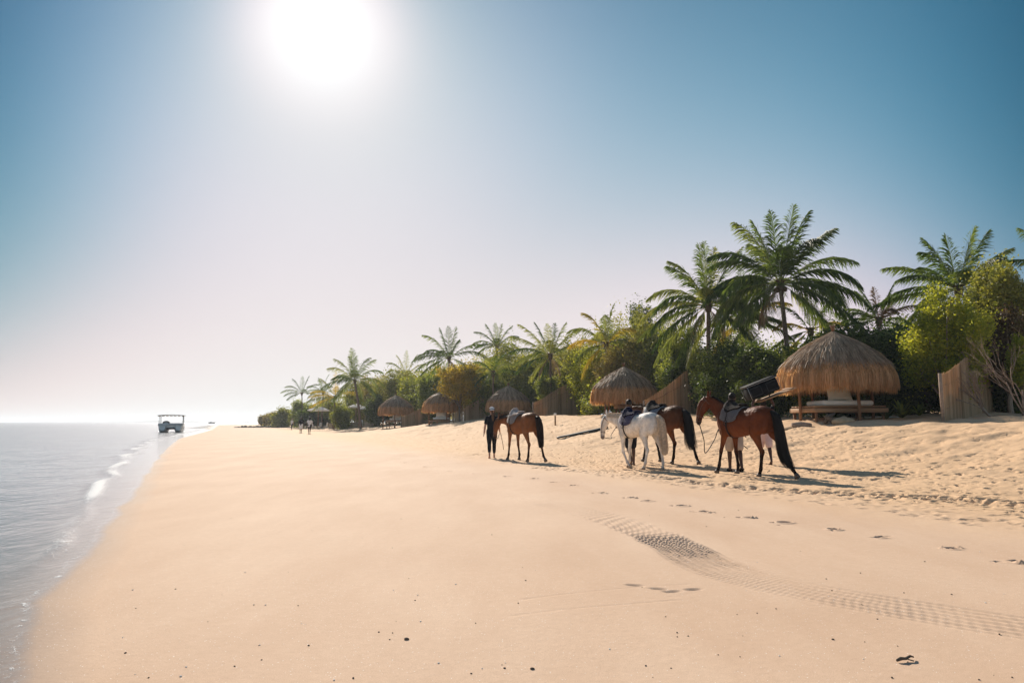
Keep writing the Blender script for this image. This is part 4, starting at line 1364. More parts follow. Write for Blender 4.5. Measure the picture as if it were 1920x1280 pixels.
def reed_fence(label, pts, seed, step=.022, rad=.0125, posts=True, zdrop=.3):
    """pts: (px, Y, top_py); canes follow the ground below and the swooping top"""
    rng = np.random.default_rng(seed)
    P3 = [(P(a, 700, Y).x, Y, P(a, tp, Y).z) for (a, Y, tp) in pts]
    S = smooth_path(P3, 14)
    cum = np.concatenate([[0], np.cumsum(np.hypot(np.diff(S[:, 0]), np.diff(S[:, 1])))])
    L = cum[-1]
    n = int(L / step)
    s = np.linspace(0, L, n)
    x = np.interp(s, cum, S[:, 0]); y = np.interp(s, cum, S[:, 1]); zt = np.interp(s, cum, S[:, 2])
    g0 = tz(x[0], y[0])
    t = thing('reed_fence', label, 'fence', (x[0], y[0], g0), 0, GF)
    zb = terrain(x, y) - .15
    zt = zt + rng.normal(0, .022, n)
    x = x + rng.normal(0, .006, n); y = y + rng.normal(0, .010, n)
    V, rn = [], []
    lx, ly = rng.normal(0, .012, n), rng.normal(0, .012, n)
    ang_ = np.arange(6) * np.pi / 3
    for k in range(6):
        a0, a1 = ang_[k], ang_[(k + 1) % 6]
        r = rad * rng.uniform(.75, 1.1)
        q = np.stack([
            np.stack([x + rad * np.cos(a0), y + rad * np.sin(a0), zb], 1), np.stack([x + rad * np.cos(a1), y + rad * np.sin(a1), zb], 1),
            np.stack([x + lx + rad * .8 * np.cos(a1), y + ly + rad * .8 * np.sin(a1), zt], 1), np.stack([x + lx + rad * .8 * np.cos(a0), y + ly + rad * .8 * np.sin(a0), zt], 1)], 1)
        V.append(q)
    V = np.stack(V, 1).reshape(-1, 3)
    panel = np.clip(rng.beta(2, 2, n) * .8 + .15 * np.sin(s * 5) + .1, 0, 1)
    off = np.array([x[0], y[0], g0])
    np_mesh('reed_panel', V - off, 4, 'reed', t, {'rnd': np.repeat(panel, 24)})
    b = MB()
    for f in (.25, .75):
        pts_ = []
        for k in range(0, n, max(1, n // 24)):
            pts_.append((x[k] - off[0] + .02, y[k] - off[1] + .035, zb[k] + .15 + (zt[k] - zb[k] - .15) * f - off[2]))
        b.tube(pts_, .02, 5)
    b.build('rail', 'wood', t)
    for k in [0] + [int(n * q) for q in (.34, .67)] + [n - 1]:
        b = MB()
        b.tube([(x[k] - off[0], y[k] - off[1] + .05 if k else y[k] - off[1], zb[k] - .1 - off[2]), (x[k] - off[0], y[k] - off[1] + .05 if k else y[k] - off[1], zt[k] - off[2] + (.01 if k else .02))], .045 if k else .05, 8)
        b.build('post', 'pale_bark' if k == 0 else 'wood', t)
    return t


reed_fence('nearest reed fence at the right with a swooping top, behind the bare shrub', [(1762, 21, 701), (1775, 22, 698), (1795, 23.2, 684), (1815, 24.6, 671), (1840, 26.2, 667), (1868, 28, 668), (1900, 30, 668)], 1)
reed_fence('second reed fence rising to a peak between the dark bay horse and the bridled bay', [(1206, 36.5, 752), (1225, 37.2, 741), (1250, 38, 724), (1272, 38.8, 707), (1291, 39.5, 695), (1303, 40, 712), (1330, 41, 716), (1360, 42.2, 716)], 2)
reed_fence('third reed fence with a low left end right of the middle shelter', [(999, 56, 755), (1012, 56.7, 750), (1030, 57.5, 738), (1050, 58.3, 726), (1066, 59, 721), (1090, 60.3, 728), (1120, 62, 740)], 3, .04, .022)
reed_fence('fourth reed fence left of the middle shelter, rising to the right', [(850, 65.5, 774), (868, 66.2, 766), (885, 67, 757), (903, 67.8, 747), (925, 69, 744), (950, 70.5, 744)], 4, .045, .025)
reed_fence('fifth reed fence between the two leftmost shelters', [(754, 77, 781), (768, 77.8, 776), (782, 78.8, 769), (797, 79.8, 764), (815, 81, 762), (830, 82, 762)], 5, .05, .028)


# ------------------------------------------------------------------ horses
TRUNK = [(-.80, 1.20, .05, .07), (-.76, 1.20, .15, .17), (-.68, 1.21, .235, .27), (-.52, 1.24, .285, .315), (-.32, 1.24, .285, .305), (-.12, 1.21, .285, .295),
         (.08, 1.185, .30, .32), (.27, 1.185, .295, .345), (.44, 1.21, .25, .375), (.56, 1.20, .215, .345), (.67, 1.15, .185, .27), (.76, 1.11, .13, .18), (.80, 1.10, .06, .08)]
TA = np.array(TRUNK)


def trunk_at(x):
    return [float(np.interp(x, TA[:, 0], TA[:, k])) for k in (1, 2, 3)]


def leg_chain(o, segs, lift=0.0):
    """o: (x,z) start; segs: list of (length, angle deg from straight down, + = forward); lengths are eased so that the hoof ends at lift"""
    drop = sum(l * math.cos(R(a)) for l, a in segs)
    k = (o[1] - lift) / drop
    pts = [o]
    for l, a in segs:
        x, z = pts[-1]
        pts.append((x + l * math.sin(R(a)), z - l * k * math.cos(R(a))))
    return pts


def horse(label, cat_name, px, py, Y, heading, H, coat, hair, pose, dark_hoof=True, tail=None, mane_n=70):
    """px,py = pixel of the midpoint between the hooves at depth Y; heading degrees from +Y towards -X; H = withers height"""
    k = H / 1.585
    w = P(px, py, Y)
    gz = tz(w.x, Y)
    t = thing('horse', label, 'horse', (w.x, Y, gz + .0), R(90 + heading))
    t.scale = (k, k, k)
    mb = MB()
    mb.loft([(x, 0, z, a, b) for (x, z, a, b) in TRUNK], (0, 1, 0), 20, 3)
    # withers and croup muscle
    mb.loft([(.30, 0, 1.44, .06, .08), (.45, 0, 1.50, .075, .085), (.60, 0, 1.44, .07, .09)], (0, 1, 0), 10, 2)
    for s in (-1, 1):
        mb.ell((-.50, s * .13, 1.31), (.27, .155, .21), 14, 9)                      # rump
        mb.ell((-.66, s * .135, 1.12), (.12, .11, .20), 12, 9, Matrix.Rotation(R(-12), 3, 'Y'))   # buttock
        mb.ell((.52, s * .15, 1.14), (.15, .09, .27), 12, 9, Matrix.Rotation(R(18), 3, 'Y'))      # shoulder
        mb.ell((.62, s * .09, .98), (.10, .09, .13), 10, 7)
    nk = pose['neck']          # list of x,y,z,lat,other
    hd = pose['head']
    mb.loft([tuple(p) for p in nk], (0, 1, 0), 16, 4)
    hlat = pose.get('hlat', (0, 1, 0))
    mb.loft([tuple(p) for p in hd], hlat, 16, 4)
    hf = loft_frames(hd, hlat, 4)
    # jaw, nostrils, brow
    c0, t0, a0, b0, _, _ = hf[5]
    sgn = pose.get('jaw', 1)
    mb.ell(c0 + b0 * sgn * .05, (.07, .055, .09), 10, 7)
    for s in (-1, 1):
        q = hf[4]; mb.ell(q[0] + q[2] * s * q[4] * .85 - q[3] * sgn * .02, (.028, .028, .022), 8, 6)
        q = hf[-3]; mb.ell(q[0] + q[2] * s * q[4] * .8 - q[3] * sgn * .01, (.022, .02, .02), 8, 6)
        # ears
        q = hf[0]
        e0 = q[0] + q[2] * s * .055 - q[3] * sgn * .06
        updir = (-q[1] * .75 - q[3] * sgn * .65 + q[2] * s * .25).normalized()
        updir = (updir + Vector((0, 0, .8))).normalized() if pose.get('ear_up', True) else updir
        mb.loft([tuple(e0) + (.035, .025), tuple(e0 + updir * .06) + (.040, .022), tuple(e0 + updir * .12) + (.028, .016), tuple(e0 + updir * .17) + (.007, .006)], tuple(q[2]), 8, 2)
    hooves = []
    for (nm, s) in (('fl', 1), ('fr', -1)):
        a1, a2, a3, lift = pose[nm]
        c = leg_chain((.50, .95), [(.43, a1), (.31, a2), (.125, a3), (.07, a3)], lift)
        y0, y1 = s * .155, s * .125
        ys_ = [y0, y0 + (y1 - y0) * .5, y1, y1, y1]
        (x0, z0), (x1, z1), (x2, z2), (x3, z3), (x4, z4) = c
        L = lambda f, A, B: (A[0] + (B[0] - A[0]) * f, A[1] + (B[1] - A[1]) * f)
        P_ = [(x0 + .0, y0, z0 + .12, .085, .12), (x0, y0, z0, .078, .105)]
        for f, rl, rn in ((.3, .062, .078), (.65, .047, .056), (.88, .042, .048)):
            x, z = L(f, c[0], c[1]); P_.append((x, y0 + (y1 - y0) * f, z, rl, rn))
        P_.append((x1, y1, z1, .045, .052))
        for f, rl, rn in ((.2, .034, .042), (.55, .029, .037), (.85, .032, .040)):
            x, z = L(f, c[1], c[2]); P_.append((x, y1, z, rl, rn))
        P_.append((x2, y1, z2, .040, .048))
        x, z = L(.55, c[2], c[3]); P_.append((x, y1, z, .033, .036))
        P_.append((x3, y1, z3, .042, .045))
        mb.loft(P_, (0, 1, 0), 12, 3)
        hooves.append((c[3], c[4], y1, a3))
    for (nm, s) in (('hl', 1), ('hr', -1)):
        xs_, a1, a2, a3, lift = pose[nm]
        c = leg_chain((-.48 + xs_, .98), [(.47, a1), (.37, a2), (.12, a3), (.065, a3)], lift)
        y0, y1 = s * .165, s * .13
        L = lambda f, A, B: (A[0] + (B[0] - A[0]) * f, A[1] + (B[1] - A[1]) * f)
        P_ = [(-.56, s * .13, 1.22, .13, .20), (-.54 + xs_ * .6, s * .155, 1.08, .125, .19), (c[0][0] - .01, y0, c[0][1] - .02, .105, .145)]
        for f, rl, rn in ((.32, .078, .105), (.62, .055, .074), (.85, .042, .056)):
            x, z = L(f, c[0], c[1]); P_.append((x, y0 + (y1 - y0) * f, z, rl, rn))
        P_.append((c[1][0] - .01, y1, c[1][1], .046, .064))
        for f, rl, rn in ((.18, .038, .052), (.5, .031, .041), (.85, .034, .043)):
            x, z = L(f, c[1], c[2]); P_.append((x, y1, z, rl, rn))
        P_.append((c[2][0], y1, c[2][1], .041, .049))
        x, z = L(.55, c[2], c[3]); P_.append((x, y1, z, .034, .037))
        P_.append((c[3][0], y1, c[3][1], .042, .045))
        mb.loft(P_, (0, 1, 0), 12, 3)
        mb.ell((c[1][0] - .045, y1, c[1][1] + .03), (.03, .022, .04), 8, 6)        # point of hock
        hooves.append((c[3], c[4], y1, a3))
    body = mb.build('body', coat, t, True, .016, 3)
    me = body.data
    co = np.empty(len(me.vertices) * 3, np.float32); me.vertices.foreach_get('co', co); co = co.reshape(-1, 3)
    mz = np.array(hd[-1][:3])
    at = me.attributes.new('muz', 'FLOAT', 'POINT')
    at.data.foreach_set('value', np.clip(1.6 - np.linalg.norm(co - mz, axis=1) / .10, 0, 1).astype(np.float32))
    for (A, B, y, a3) in hooves:
        h = MB()
        d = Vector((B[0] - A[0], 0, B[1] - A[1])).normalized()
        f = Vector((-d.z, 0, d.x))
        if f.x < 0: f = -f
        n = 12
        vs = []
        for (tq, r, off) in ((-.012, .046, 0), (.02, .054, .004), (.068, .066, .012)):
            for q in range(n):
                an = 2 * math.pi * q / n
                vs.append(Vector((A[0], y, A[1])) + d * tq + f * (r * math.cos(an) + off) + Vector((0, r * .92 * math.sin(an), 0)))
        fs = [tuple(range(n - 1, -1, -1)), tuple(range(2 * n, 3 * n))]
        for j in range(2):
            for q in range(n):
                z = (q + 1) % n
                fs.append((j * n + q, j * n + z, (j + 1) * n + z, (j + 1) * n + q))
        h.add(vs, fs)
        h.build('hoof', 'hoof' if dark_hoof else 'hoof_pale', t)
    for s in (-1, 1):
        q = hf[4]
        e = MB(); e.ell(q[0] + q[2] * s * (q[4] * .93) - q[3] * sgn * q[5] * .25, (.022, .016, .02), 8, 6)
        e.build('eye', 'eye', t)
    # mane and forelock
    rng = random.Random(int(px))
    nf = loft_frames(nk, (0, 1, 0), 8)
    mm = MB()
    side = pose.get('mane_side', 1)
    for q in range(mane_n):
        f = nf[int((.12 + .86 * q / mane_n) * (len(nf) - 1))]
        crest = -f[3] if f[3].z < 0 else f[3]
        if abs(crest.z) < .15: crest = Vector((-1, 0, 0)) if crest.x > 0 else crest
        s0 = f[0] + crest * (f[5] * .93)
        l = rng.uniform(.10, .20)
        o1 = s0 + crest * .02 + f[2] * side * l * .35
        o2 = s0 - crest * l * .6 + f[2] * side * (f[4] + .03) + f[1] * rng.uniform(-.03, .03)
        w_ = f[1] * .022
        mm.add([s0 - w_, s0 + w_, o1 + w_ * 1.1, o1 - w_ * 1.1, o2 + w_ * .3, o2 - w_ * .3], [(0, 1, 2, 3), (3, 2, 4, 5)])
        s1 = s0 - f[2] * side * .01
        o1 = s1 + crest * .035
        mm.add([s1 - w_, s1 + w_, o1 + w_ * .6 + f[2] * side * .02, o1 - w_ * .6], [(0, 1, 2, 3)])
    mm.build('mane', hair, t, False)
    # tail
    T = tail
    core = smooth_path(T['path'], 5)
    tm = MB()
    S_ = len(core)
    nst = T.get('n', 160)
    tm.loft([tuple(p) + (r, r * .8) for p, r in list(zip(T['path'], T['r']))[:T.get('core', 99)]], (0, 1, 0), 10, 3)
    rad = np.interp(np.linspace(0, 1, S_), np.linspace(0, 1, len(T['r'])), T['r'])
    for q in range(nst):
        an = rng.uniform(0, 2 * math.pi); rr = math.sqrt(rng.random())
        st = rng.randint(0, int(S_ * .35)); en = min(S_, int(S_ * rng.uniform(.75, 1.0)) + 1)
        ox, oy = math.cos(an) * rr, math.sin(an) * rr
        wd = rng.uniform(.006, .012)
        prev = None
        pts_ = []
        for j in range(st, en):
            sp = 1.15 + T.get('spread', .5) * (j / S_) ** 2
            p = Vector(core[j]) + Vector((ox * rad[j] * sp, oy * rad[j] * sp, 0))
            pts_.append(p)
        if len(pts_) < 3: continue
        vs, fs = [], []
        for j, p in enumerate(pts_):
            w2 = wd * (1 - .8 * j / (len(pts_) - 1))
            tv = Vector((-math.sin(an), math.cos(an), 0)) * w2
            vs += [p - tv, p + tv]
        for j in range(len(pts_) - 1):
            fs.append((2 * j, 2 * j + 1, 2 * j + 3, 2 * j + 2))
        tm.add(vs, fs)
    tm.build('tail', hair, t, False)
    return t, hf, hd, nf


def on_horse(t, p):
    """horse-local point to world"""
    return Matrix.LocRotScale(t.location, t.rotation_euler, t.scale) @ Vector(p)


def saddle(t, label, pad_mat, seat_mat, x0=-.02, x1=.50, girth='leather', half=78, back_len=.0):
    """saddle and quilted cloth lying on the horse t"""
    s = thing('saddle', label, 'saddle', t.location, 0, 'saddles on the horses')
    s.rotation_euler = t.rotation_euler
    s.scale = t.scale
    def pt(x, a, off):
        zc, hw, hh = trunk_at(x)
        an = R(a)
        hump = .055 * math.exp(-((x - .45) / .14) ** 2) * math.exp(-(a / 26) ** 2)
        return Vector((x, math.sin(an) * (hw + off + .01), zc + math.cos(an) * (hh + off) + hump))
    def sheet(mb, x0, x1, fa, off0, off1, nx=14, na=26, fx=None):
        vs, fs = [], []
        for o in (off0, off1):
            for i in range(nx + 1):
                for j in range(na + 1):
                    u = i / nx; v = j / na * 2 - 1
                    x = x0 + (x1 - x0) * u
                    a = v * fa(u)
                    xx = x + (fx(u, abs(v)) if fx else 0)
                    wv = .006 * math.sin(u * 11 + v * 7) + .004 * math.sin(v * 23)
                    vs.append(pt(xx, a, o + wv))
        N_ = (nx + 1) * (na + 1)
        for o in (0, 1):
            for i in range(nx):
                for j in range(na):
                    q = o * N_ + i * (na + 1) + j
                    f = (q, q + na + 1, q + na + 2, q + 1)
                    fs.append(f if o else f[::-1])
        for i in range(nx):
            for j in (0, na):
                q = i * (na + 1) + j
                fs.append((q, q + na + 1, q + na + 1 + N_, q + N_))
        for j in range(na):
            for i in (0, nx):
                q = i * (na + 1) + j
                fs.append((q, q + 1, q + 1 + N_, q + N_))
        mb.add(vs, fs)
    a = MB(); sheet(a, x0 - .03, x1 + .03, lambda u: half + 12 * math.sin(u * math.pi) ** .5, .012, .032, fx=lambda u, v: .04 * v)
    a.build('saddle_cloth', pad_mat, s)
    a = MB(); sheet(a, x0 + .02, x1 - .03, lambda u: 34 + 22 * math.exp(-((u - .62) / .28) ** 2), .036, .075, fx=lambda u, v: .03 * v)
    a.ell((x0 + .07, 0, trunk_at(x0 + .07)[0] + trunk_at(x0 + .07)[2] + .085), (.09, .15, .030), 12, 8)
    a.ell((x1 - .09, 0, trunk_at(x1 - .09)[0] + trunk_at(x1 - .09)[2] + .115), (.06, .10, .035), 12, 8)
    a.build('seat', seat_mat, s)
    a = MB()
    vs, fs = [], []
    n = 40
    for xo in (.30, .37):
        for q in range(n):
            an = 2 * math.pi * q / n
            zc, hw, hh = trunk_at(xo)
            vs.append((xo, math.sin(an) * (hw + .012), zc + math.cos(an) * (hh + .014)))
    for q in range(n):
        z = (q + 1) % n
        fs.append((q, z, n + z, n + q))
    a.add(vs, fs); a.build('girth', girth, s)
    for sd in (-1, 1):
        a = MB()
        p0, p1 = pt(x0 + .30, sd * 40, .075), pt(x0 + .30, sd * 84, .05)
        a.tube([p0, p0.lerp(p1, .5) + Vector((0, sd * .01, 0)), p1], .008, 5)
        ring = [p1 + Vector((math.cos(q) * .06, 0, -.06 - math.sin(q) * .06)) for q in np.linspace(0, 2 * math.pi, 12)]
        a.tube(ring, .007, 5)
        a.build('stirrup', 'leather', s)
    return s


def bridle(t, hf, mat='leather', sgn=1):
    """straps lying on the head; a part of the horse's tack"""
    mb = MB()
    def ring(q, off=.008, rad=.008):
        pts = [q[0] + q[2] * (q[4] + off) * math.cos(a) + q[3] * (q[5] + off) * math.sin(a) for a in np.linspace(0, 2 * math.pi, 18)]
        mb.tube(pts, rad, 5, False)
    n = len(hf)
    ring(hf[int(n * .62)]); ring(hf[int(n * .12)], .010); ring(hf[int(n * .80)], .006, .006)
    for s in (-1, 1):
        pts = [hf[i][0] + hf[i][2] * s * (hf[i][4] + .009) for i in range(int(n * .10), int(n * .82))]
        mb.tube(pts, .007, 5)
    mb.build('bridle', mat, t)


# big bay at the right: held by the handler in beige shorts
HP = dict(neck=[(.50, 0, 1.26, .15, .30), (.66, 0, 1.37, .125, .25), (.82, .02, 1.50, .098, .195), (.95, .05, 1.61, .082, .16), (1.05, .09, 1.69, .076, .13)],
          head=[(1.02, .09, 1.745, .070, .085), (1.10, .13, 1.68, .092, .135), (1.17, .18, 1.56, .088, .145), (1.215, .22, 1.42, .068, .105), (1.235, .25, 1.29, .056, .080), (1.24, .265, 1.20, .055, .070), (1.225, .27, 1.15, .040, .048)],
          hlat=(.45, -1, 0), fl=(24, 14, 28, 0), fr=(-6, -10, 12, 0), hl=(.08, -20, 8, 20, 0), hr=(-.16, -46, -26, -44, .04), mane_side=-1)
h3, hf3, hd3, nf3 = horse('big bay horse with black tail and quilted charcoal saddle cloth, rightmost of the four', 'horse', 1402, 888, 15.4, 27, 1.56, 'coat_bay', 'hair_black', HP,
    tail=dict(path=[(-.76, 0, 1.42), (-.86, 0, 1.34), (-.92, -.01, 1.10), (-.95, -.03, .80), (-.98, -.05, .54), (-1.04, -.08, .34), (-1.12, -.11, .20)], r=[.045, .075, .085, .085, .08, .07, .04], n=520, spread=1.3, core=5))
bridle(h3, hf3, 'leather_brown')
saddle(h3, 'charcoal saddle on a quilted cloth, on the big bay horse', 'quilt_charcoal', 'leather')

# white pony, head low
HW = dict(neck=[(.50, 0, 1.24, .15, .28), (.72, 0, 1.30, .125, .235), (.95, .01, 1.36, .095, .18), (1.14, .02, 1.40, .08, .145), (1.26, .03, 1.40, .072, .12)],
          head=[(1.27, .03, 1.46, .068, .085), (1.37, .04, 1.38, .092, .13), (1.45, .05, 1.24, .088, .14), (1.50, .06, 1.09, .068, .10), (1.525, .065, .96, .057, .078), (1.53, .065, .86, .056, .070), (1.52, .065, .81, .042, .05)],
          hlat=(.1, -1, 0), fl=(4, -34, -52, .02), fr=(6, 2, 18, 0), hl=(.12, -14, 14, 26, 0), hr=(-.02, -32, -8, 8, 0), mane_side=1)
h2, hf2, hd2, nf2 = horse('white horse with lowered head and navy saddle cloth', 'horse', 1199, 877, 17.6, 31, 1.45, 'coat_white', 'hair_cream', HW, dark_hoof=False,
    tail=dict(path=[(-.76, 0, 1.44), (-.87, 0, 1.38), (-.93, 0, 1.15), (-.95, -.01, .88), (-.97, -.02, .64), (-.99, -.03, .46)], r=[.05, .085, .10, .10, .095, .085], n=380, spread=.25), mane_n=60)
bridle(h2, hf2, 'leather_brown')
saddle(h2, 'navy saddle on a quilted purple-blue cloth, on the white horse', 'quilt_navy', 'saddle_navy')

# dark bay behind the white horse
HD = dict(neck=[(.50, 0, 1.24, .15, .28), (.70, 0, 1.32, .125, .235), (.92, .02, 1.40, .095, .18), (1.10, .05, 1.44, .08, .145), (1.21, .07, 1.44, .072, .12)],
          head=[(1.22, .08, 1.50, .068, .085), (1.33, .11, 1.44, .092, .13), (1.43, .14, 1.32, .088, .14), (1.49, .16, 1.17, .068, .10), (1.52, .18, 1.04, .057, .078), (1.53, .185, .94, .056, .070), (1.52, .19, .89, .042, .05)],
          hlat=(.2, -1, 0), fl=(14, 10, 22, 0), fr=(-12, -16, -10, .0), hl=(.10, -20, 8, 20, 0), hr=(-.14, -40, -22, -30, .02), mane_side=-1)
h4, hf4, hd4, nf4 = horse('dark bay horse half hidden behind the white horse, slate blue saddle cloth', 'horse', 1246, 871, 19.7, 31, 1.64, 'coat_darkbay', 'hair_black', HD,
    tail=dict(path=[(-.76, 0, 1.42), (-.87, 0, 1.34), (-.93, -.01, 1.10), (-.95, -.02, .80), (-.98, -.02, .55), (-1.02, -.03, .38)], r=[.045, .085, .10, .10, .10, .07], n=420, spread=1.0, core=5))
bridle(h4, hf4)
saddle(h4, 'black saddle on a slate blue cloth, on the dark bay horse', 'quilt_blue', 'leather', x0=-.05)

# small brown horse led at the left
HB = dict(neck=[(.50, 0, 1.22, .15, .28), (.70, 0, 1.28, .125, .235), (.92, .01, 1.32, .095, .18), (1.10, .03, 1.33, .08, .145), (1.22, .05, 1.31, .072, .12)],
          head=[(1.23, .05, 1.37, .068, .085), (1.34, .07, 1.28, .092, .13), (1.42, .09, 1.14, .088, .14), (1.465, .105, .99, .068, .10), (1.485, .11, .86, .057, .078), (1.49, .115, .77, .056, .070), (1.48, .115, .72, .042, .05)],
          hlat=(.15, -1, 0), fl=(12, 8, 22, 0), fr=(-8, -14, 6, 0), hl=(.10, -20, 6, 16, 0), hr=(-.08, -36, -20, -44, .04), mane_side=1)
h1, hf1, hd1, nf1 = horse('brown horse with lowered head led by the person in the cap, leftmost of the four', 'horse', 980, 863, 21.3, 34, 1.50, 'coat_brown', 'hair_brown', HB,
    tail=dict(path=[(-.76, 0, 1.42), (-.87, 0, 1.34), (-.93, -.01, 1.10), (-.95, -.02, .84), (-.97, -.02, .62), (-.98, -.02, .48)], r=[.045, .09, .10, .095, .085, .075], n=360, spread=.2))
bridle(h1, hf1, 'leather_brown')
saddle(h1, 'folded grey striped blanket saddle on the brown horse at the left', 'quilt_grey', 'cloth_grey_pad', x0=.0)


# ------------------------------------------------------------------ people
def person(label, px, py, Y, heading, H, skin, top, bottom, pose, shorts=.50, sleeves='short', shoes=None, hair='hair_black', hairstyle='short', hat=None, voxel=.012, fingers=True, hair_mat=None, loose=1.0):
    """standing or walking figure; local +X is forward; pose angles in degrees"""
    k = H / 1.75
    w = P(px, py, Y)
    t = thing('person', label, 'person', (w.x, Y, tz(w.x, Y)), R(90 + heading))
    t.scale = (k, k, k)
    b, shirt, pants = MB(), MB(), MB()
    lean = pose.get('lean', 0)
    sh = lambda z: lean * (z - .93)                       # forward shift with height
    b.loft([(sh(.90), 0, .88, .155, .105), (sh(1.0), 0, 1.0, .155, .105), (sh(1.12), 0, 1.12, .14, .098), (sh(1.28), 0, 1.28, .160, .112), (sh(1.40), 0, 1.40, .165, .105), (sh(1.46), 0, 1.455, .11, .075), (sh(1.52), 0, 1.50, .058, .06)], (0, 1, 0), 16, 3)
    hx = sh(1.60) + .02
    b.loft([(sh(1.46), 0, 1.44, .062, .062), (hx - .01, 0, 1.54, .052, .056), (hx, 0, 1.58, .054, .06)], (0, 1, 0), 12, 2)
    b.ell((hx + .005, 0, 1.665), (.098, .078, .105), 16, 11)
    b.ell((hx + .035, 0, 1.60), (.062, .056, .060), 12, 8)
    b.ell((hx + .105, 0, 1.635), (.018, .014, .024), 8, 6)
    b.ell((hx + .093, 0, 1.592), (.012, .024, .010), 8, 5)
    for s in (-1, 1):
        b.ell((hx - .005, s * .080, 1.645), (.020, .010, .030), 8, 6)
    feet = []
    for nm, s in (('ll', 1), ('rl', -1)):
        a1, a2, a3 = pose[nm]
        hip = Vector((0, s * .09, .90))
        knee = hip + Vector((math.sin(R(a1)), 0, -math.cos(R(a1)))) * .43
        ank = knee + Vector((math.sin(R(a2)), 0, -math.cos(R(a2)))) * .40
        feet.append((hip, knee, ank, a3, s))
    dz = min(f[2].z - (.07 + .05 * abs(math.sin(R(f[3])))) for f in feet)
    for (hip, knee, ank, a3, s) in feet:
        knee = knee - Vector((0, 0, dz * .5)); ank = ank - Vector((0, 0, dz))
        m = hip.lerp(knee, .5)
        b.loft([(hip.x, hip.y, hip.z + .04, .090, .098), (m.x, m.y, m.z, .076, .083), (knee.x, knee.y, knee.z, .054, .058), (knee.lerp(ank, .3).x - .012, hip.y, knee.lerp(ank, .3).z, .052, .060),
                (knee.lerp(ank, .7).x, hip.y, knee.lerp(ank, .7).z, .038, .042), (ank.x, hip.y, ank.z, .034, .040)], (0, 1, 0), 12, 3)
        fd = Vector((math.cos(R(a3)), 0, math.sin(R(a3))))
        hd_ = ank + Vector((-.03, 0, -.03)) - fd * .01
        b.loft([tuple(hd_ - Vector((0, 0, .015))) + (.034, .032), tuple(ank + fd * .05 + Vector((0, 0, -.035))) + (.038, .034), tuple(ank + fd * .12 + Vector((0, 0, -.047))) + (.045, .022), tuple(ank + fd * .185 + Vector((0, 0, -.052))) + (.038, .014)], (0, 1, 0), 10, 3)
        if shoes:
            q = MB(); rot = Matrix.Rotation(-R(a3), 3, 'Y')
            q.rbox(ank + fd * .07 + Vector((0, 0, -.075)), (.27, .095, .022), .02, rot)
            q.tube([ank + fd * .02 + Vector((0, -.045, -.06)), ank + fd * .06 + Vector((0, 0, .0)), ank + fd * .02 + Vector((0, .045, -.06))], .012, 6)
            q.build('sandal', shoes, t)
        if bottom:
            kk = 1.16 * loose
            lo = shorts
            pp = [(hip.x, hip.y * .95, hip.z + .06, .098 * kk, .108 * kk), (m.x, m.y, m.z, .083 * kk, .092 * kk)]
            if lo <= .5:
                e = m.lerp(knee, .85 if lo > .3 else 1.0)
                pp.append((e.x, hip.y, e.z, (.074 if lo > .3 else .058) * kk, (.082 if lo > .3 else .062) * kk))
            if lo <= .3:
                q = knee.lerp(ank, .35); pp.append((q.x - .01, hip.y, q.z, .058 * kk, .066 * kk))
                q = knee.lerp(ank, .72 if lo > .1 else .95); pp.append((q.x, hip.y, q.z, .044 * kk, .048 * kk))
            pants.loft(pp, (0, 1, 0), 12, 2)
    pants.loft([(sh(.86), 0, .84, .155, .115), (sh(.95), 0, .95, .170, .120), (sh(1.02), 0, 1.01, .160, .112)], (0, 1, 0), 14, 2)
    shirt.loft([(sh(.90), 0, pose.get('hem', .90), .182 * loose, .130 * loose), (sh(1.05), 0, 1.05, .170 * loose, .122 * loose), (sh(1.28), 0, 1.28, .178, .128), (sh(1.40), 0, 1.405, .182, .118), (sh(1.46), 0, 1.462, .115, .085), (sh(1.49), 0, 1.485, .072, .070)], (0, 1, 0), 16, 3)
    for nm, s in (('la', 1), ('ra', -1)):
        a1, ab, a2, ab2 = pose[nm]                       # upper arm fwd angle, abduction, forearm fwd angle, abduction
        s0 = Vector((sh(1.41), s * .175, 1.405))
        dv = lambda a, o: Vector((math.sin(R(a)) * math.cos(R(o)), s * math.sin(R(o)), -math.cos(R(a)) * math.cos(R(o))))
        el = s0 + dv(a1, ab) * .29
        wr = el + dv(a2, ab2) * .255
        b.loft([tuple(s0) + (.052, .056), tuple(s0.lerp(el, .5)) + (.046, .049), tuple(el) + (.037, .038), tuple(el.lerp(wr, .35)) + (.038, .040), tuple(wr) + (.024, .030)], (1, .2, .1), 10, 3)
        d2 = dv(a2, ab2)
        sd = d2.cross(Vector((1, 0, .3))).normalized()
        nn_ = d2.cross(sd).normalized()
        b.loft([tuple(wr) + (.024, .020), tuple(wr + d2 * .045) + (.040, .018), tuple(wr + d2 * .085) + (.038, .015)], tuple(nn_), 10, 2)
        if fingers:
            for q, (o, l) in enumerate(((-.030, .062), (-.010, .075), (.011, .070), (.030, .055))):
                f0 = wr + d2 * .078 + nn_ * o
                cv = -sd * s * .018
                b.tube([f0, f0 + d2 * l * .5 + cv * .4, f0 + d2 * l * .85 + cv * 1.4], [.0105, .0095, .0075], 7)
            f0 = wr + d2 * .02 + nn_ * .030
            b.tube([f0, f0 + d2 * .03 + nn_ * .025, f0 + d2 * .062 + nn_ * .028 ], [.013, .011, .008], 7)
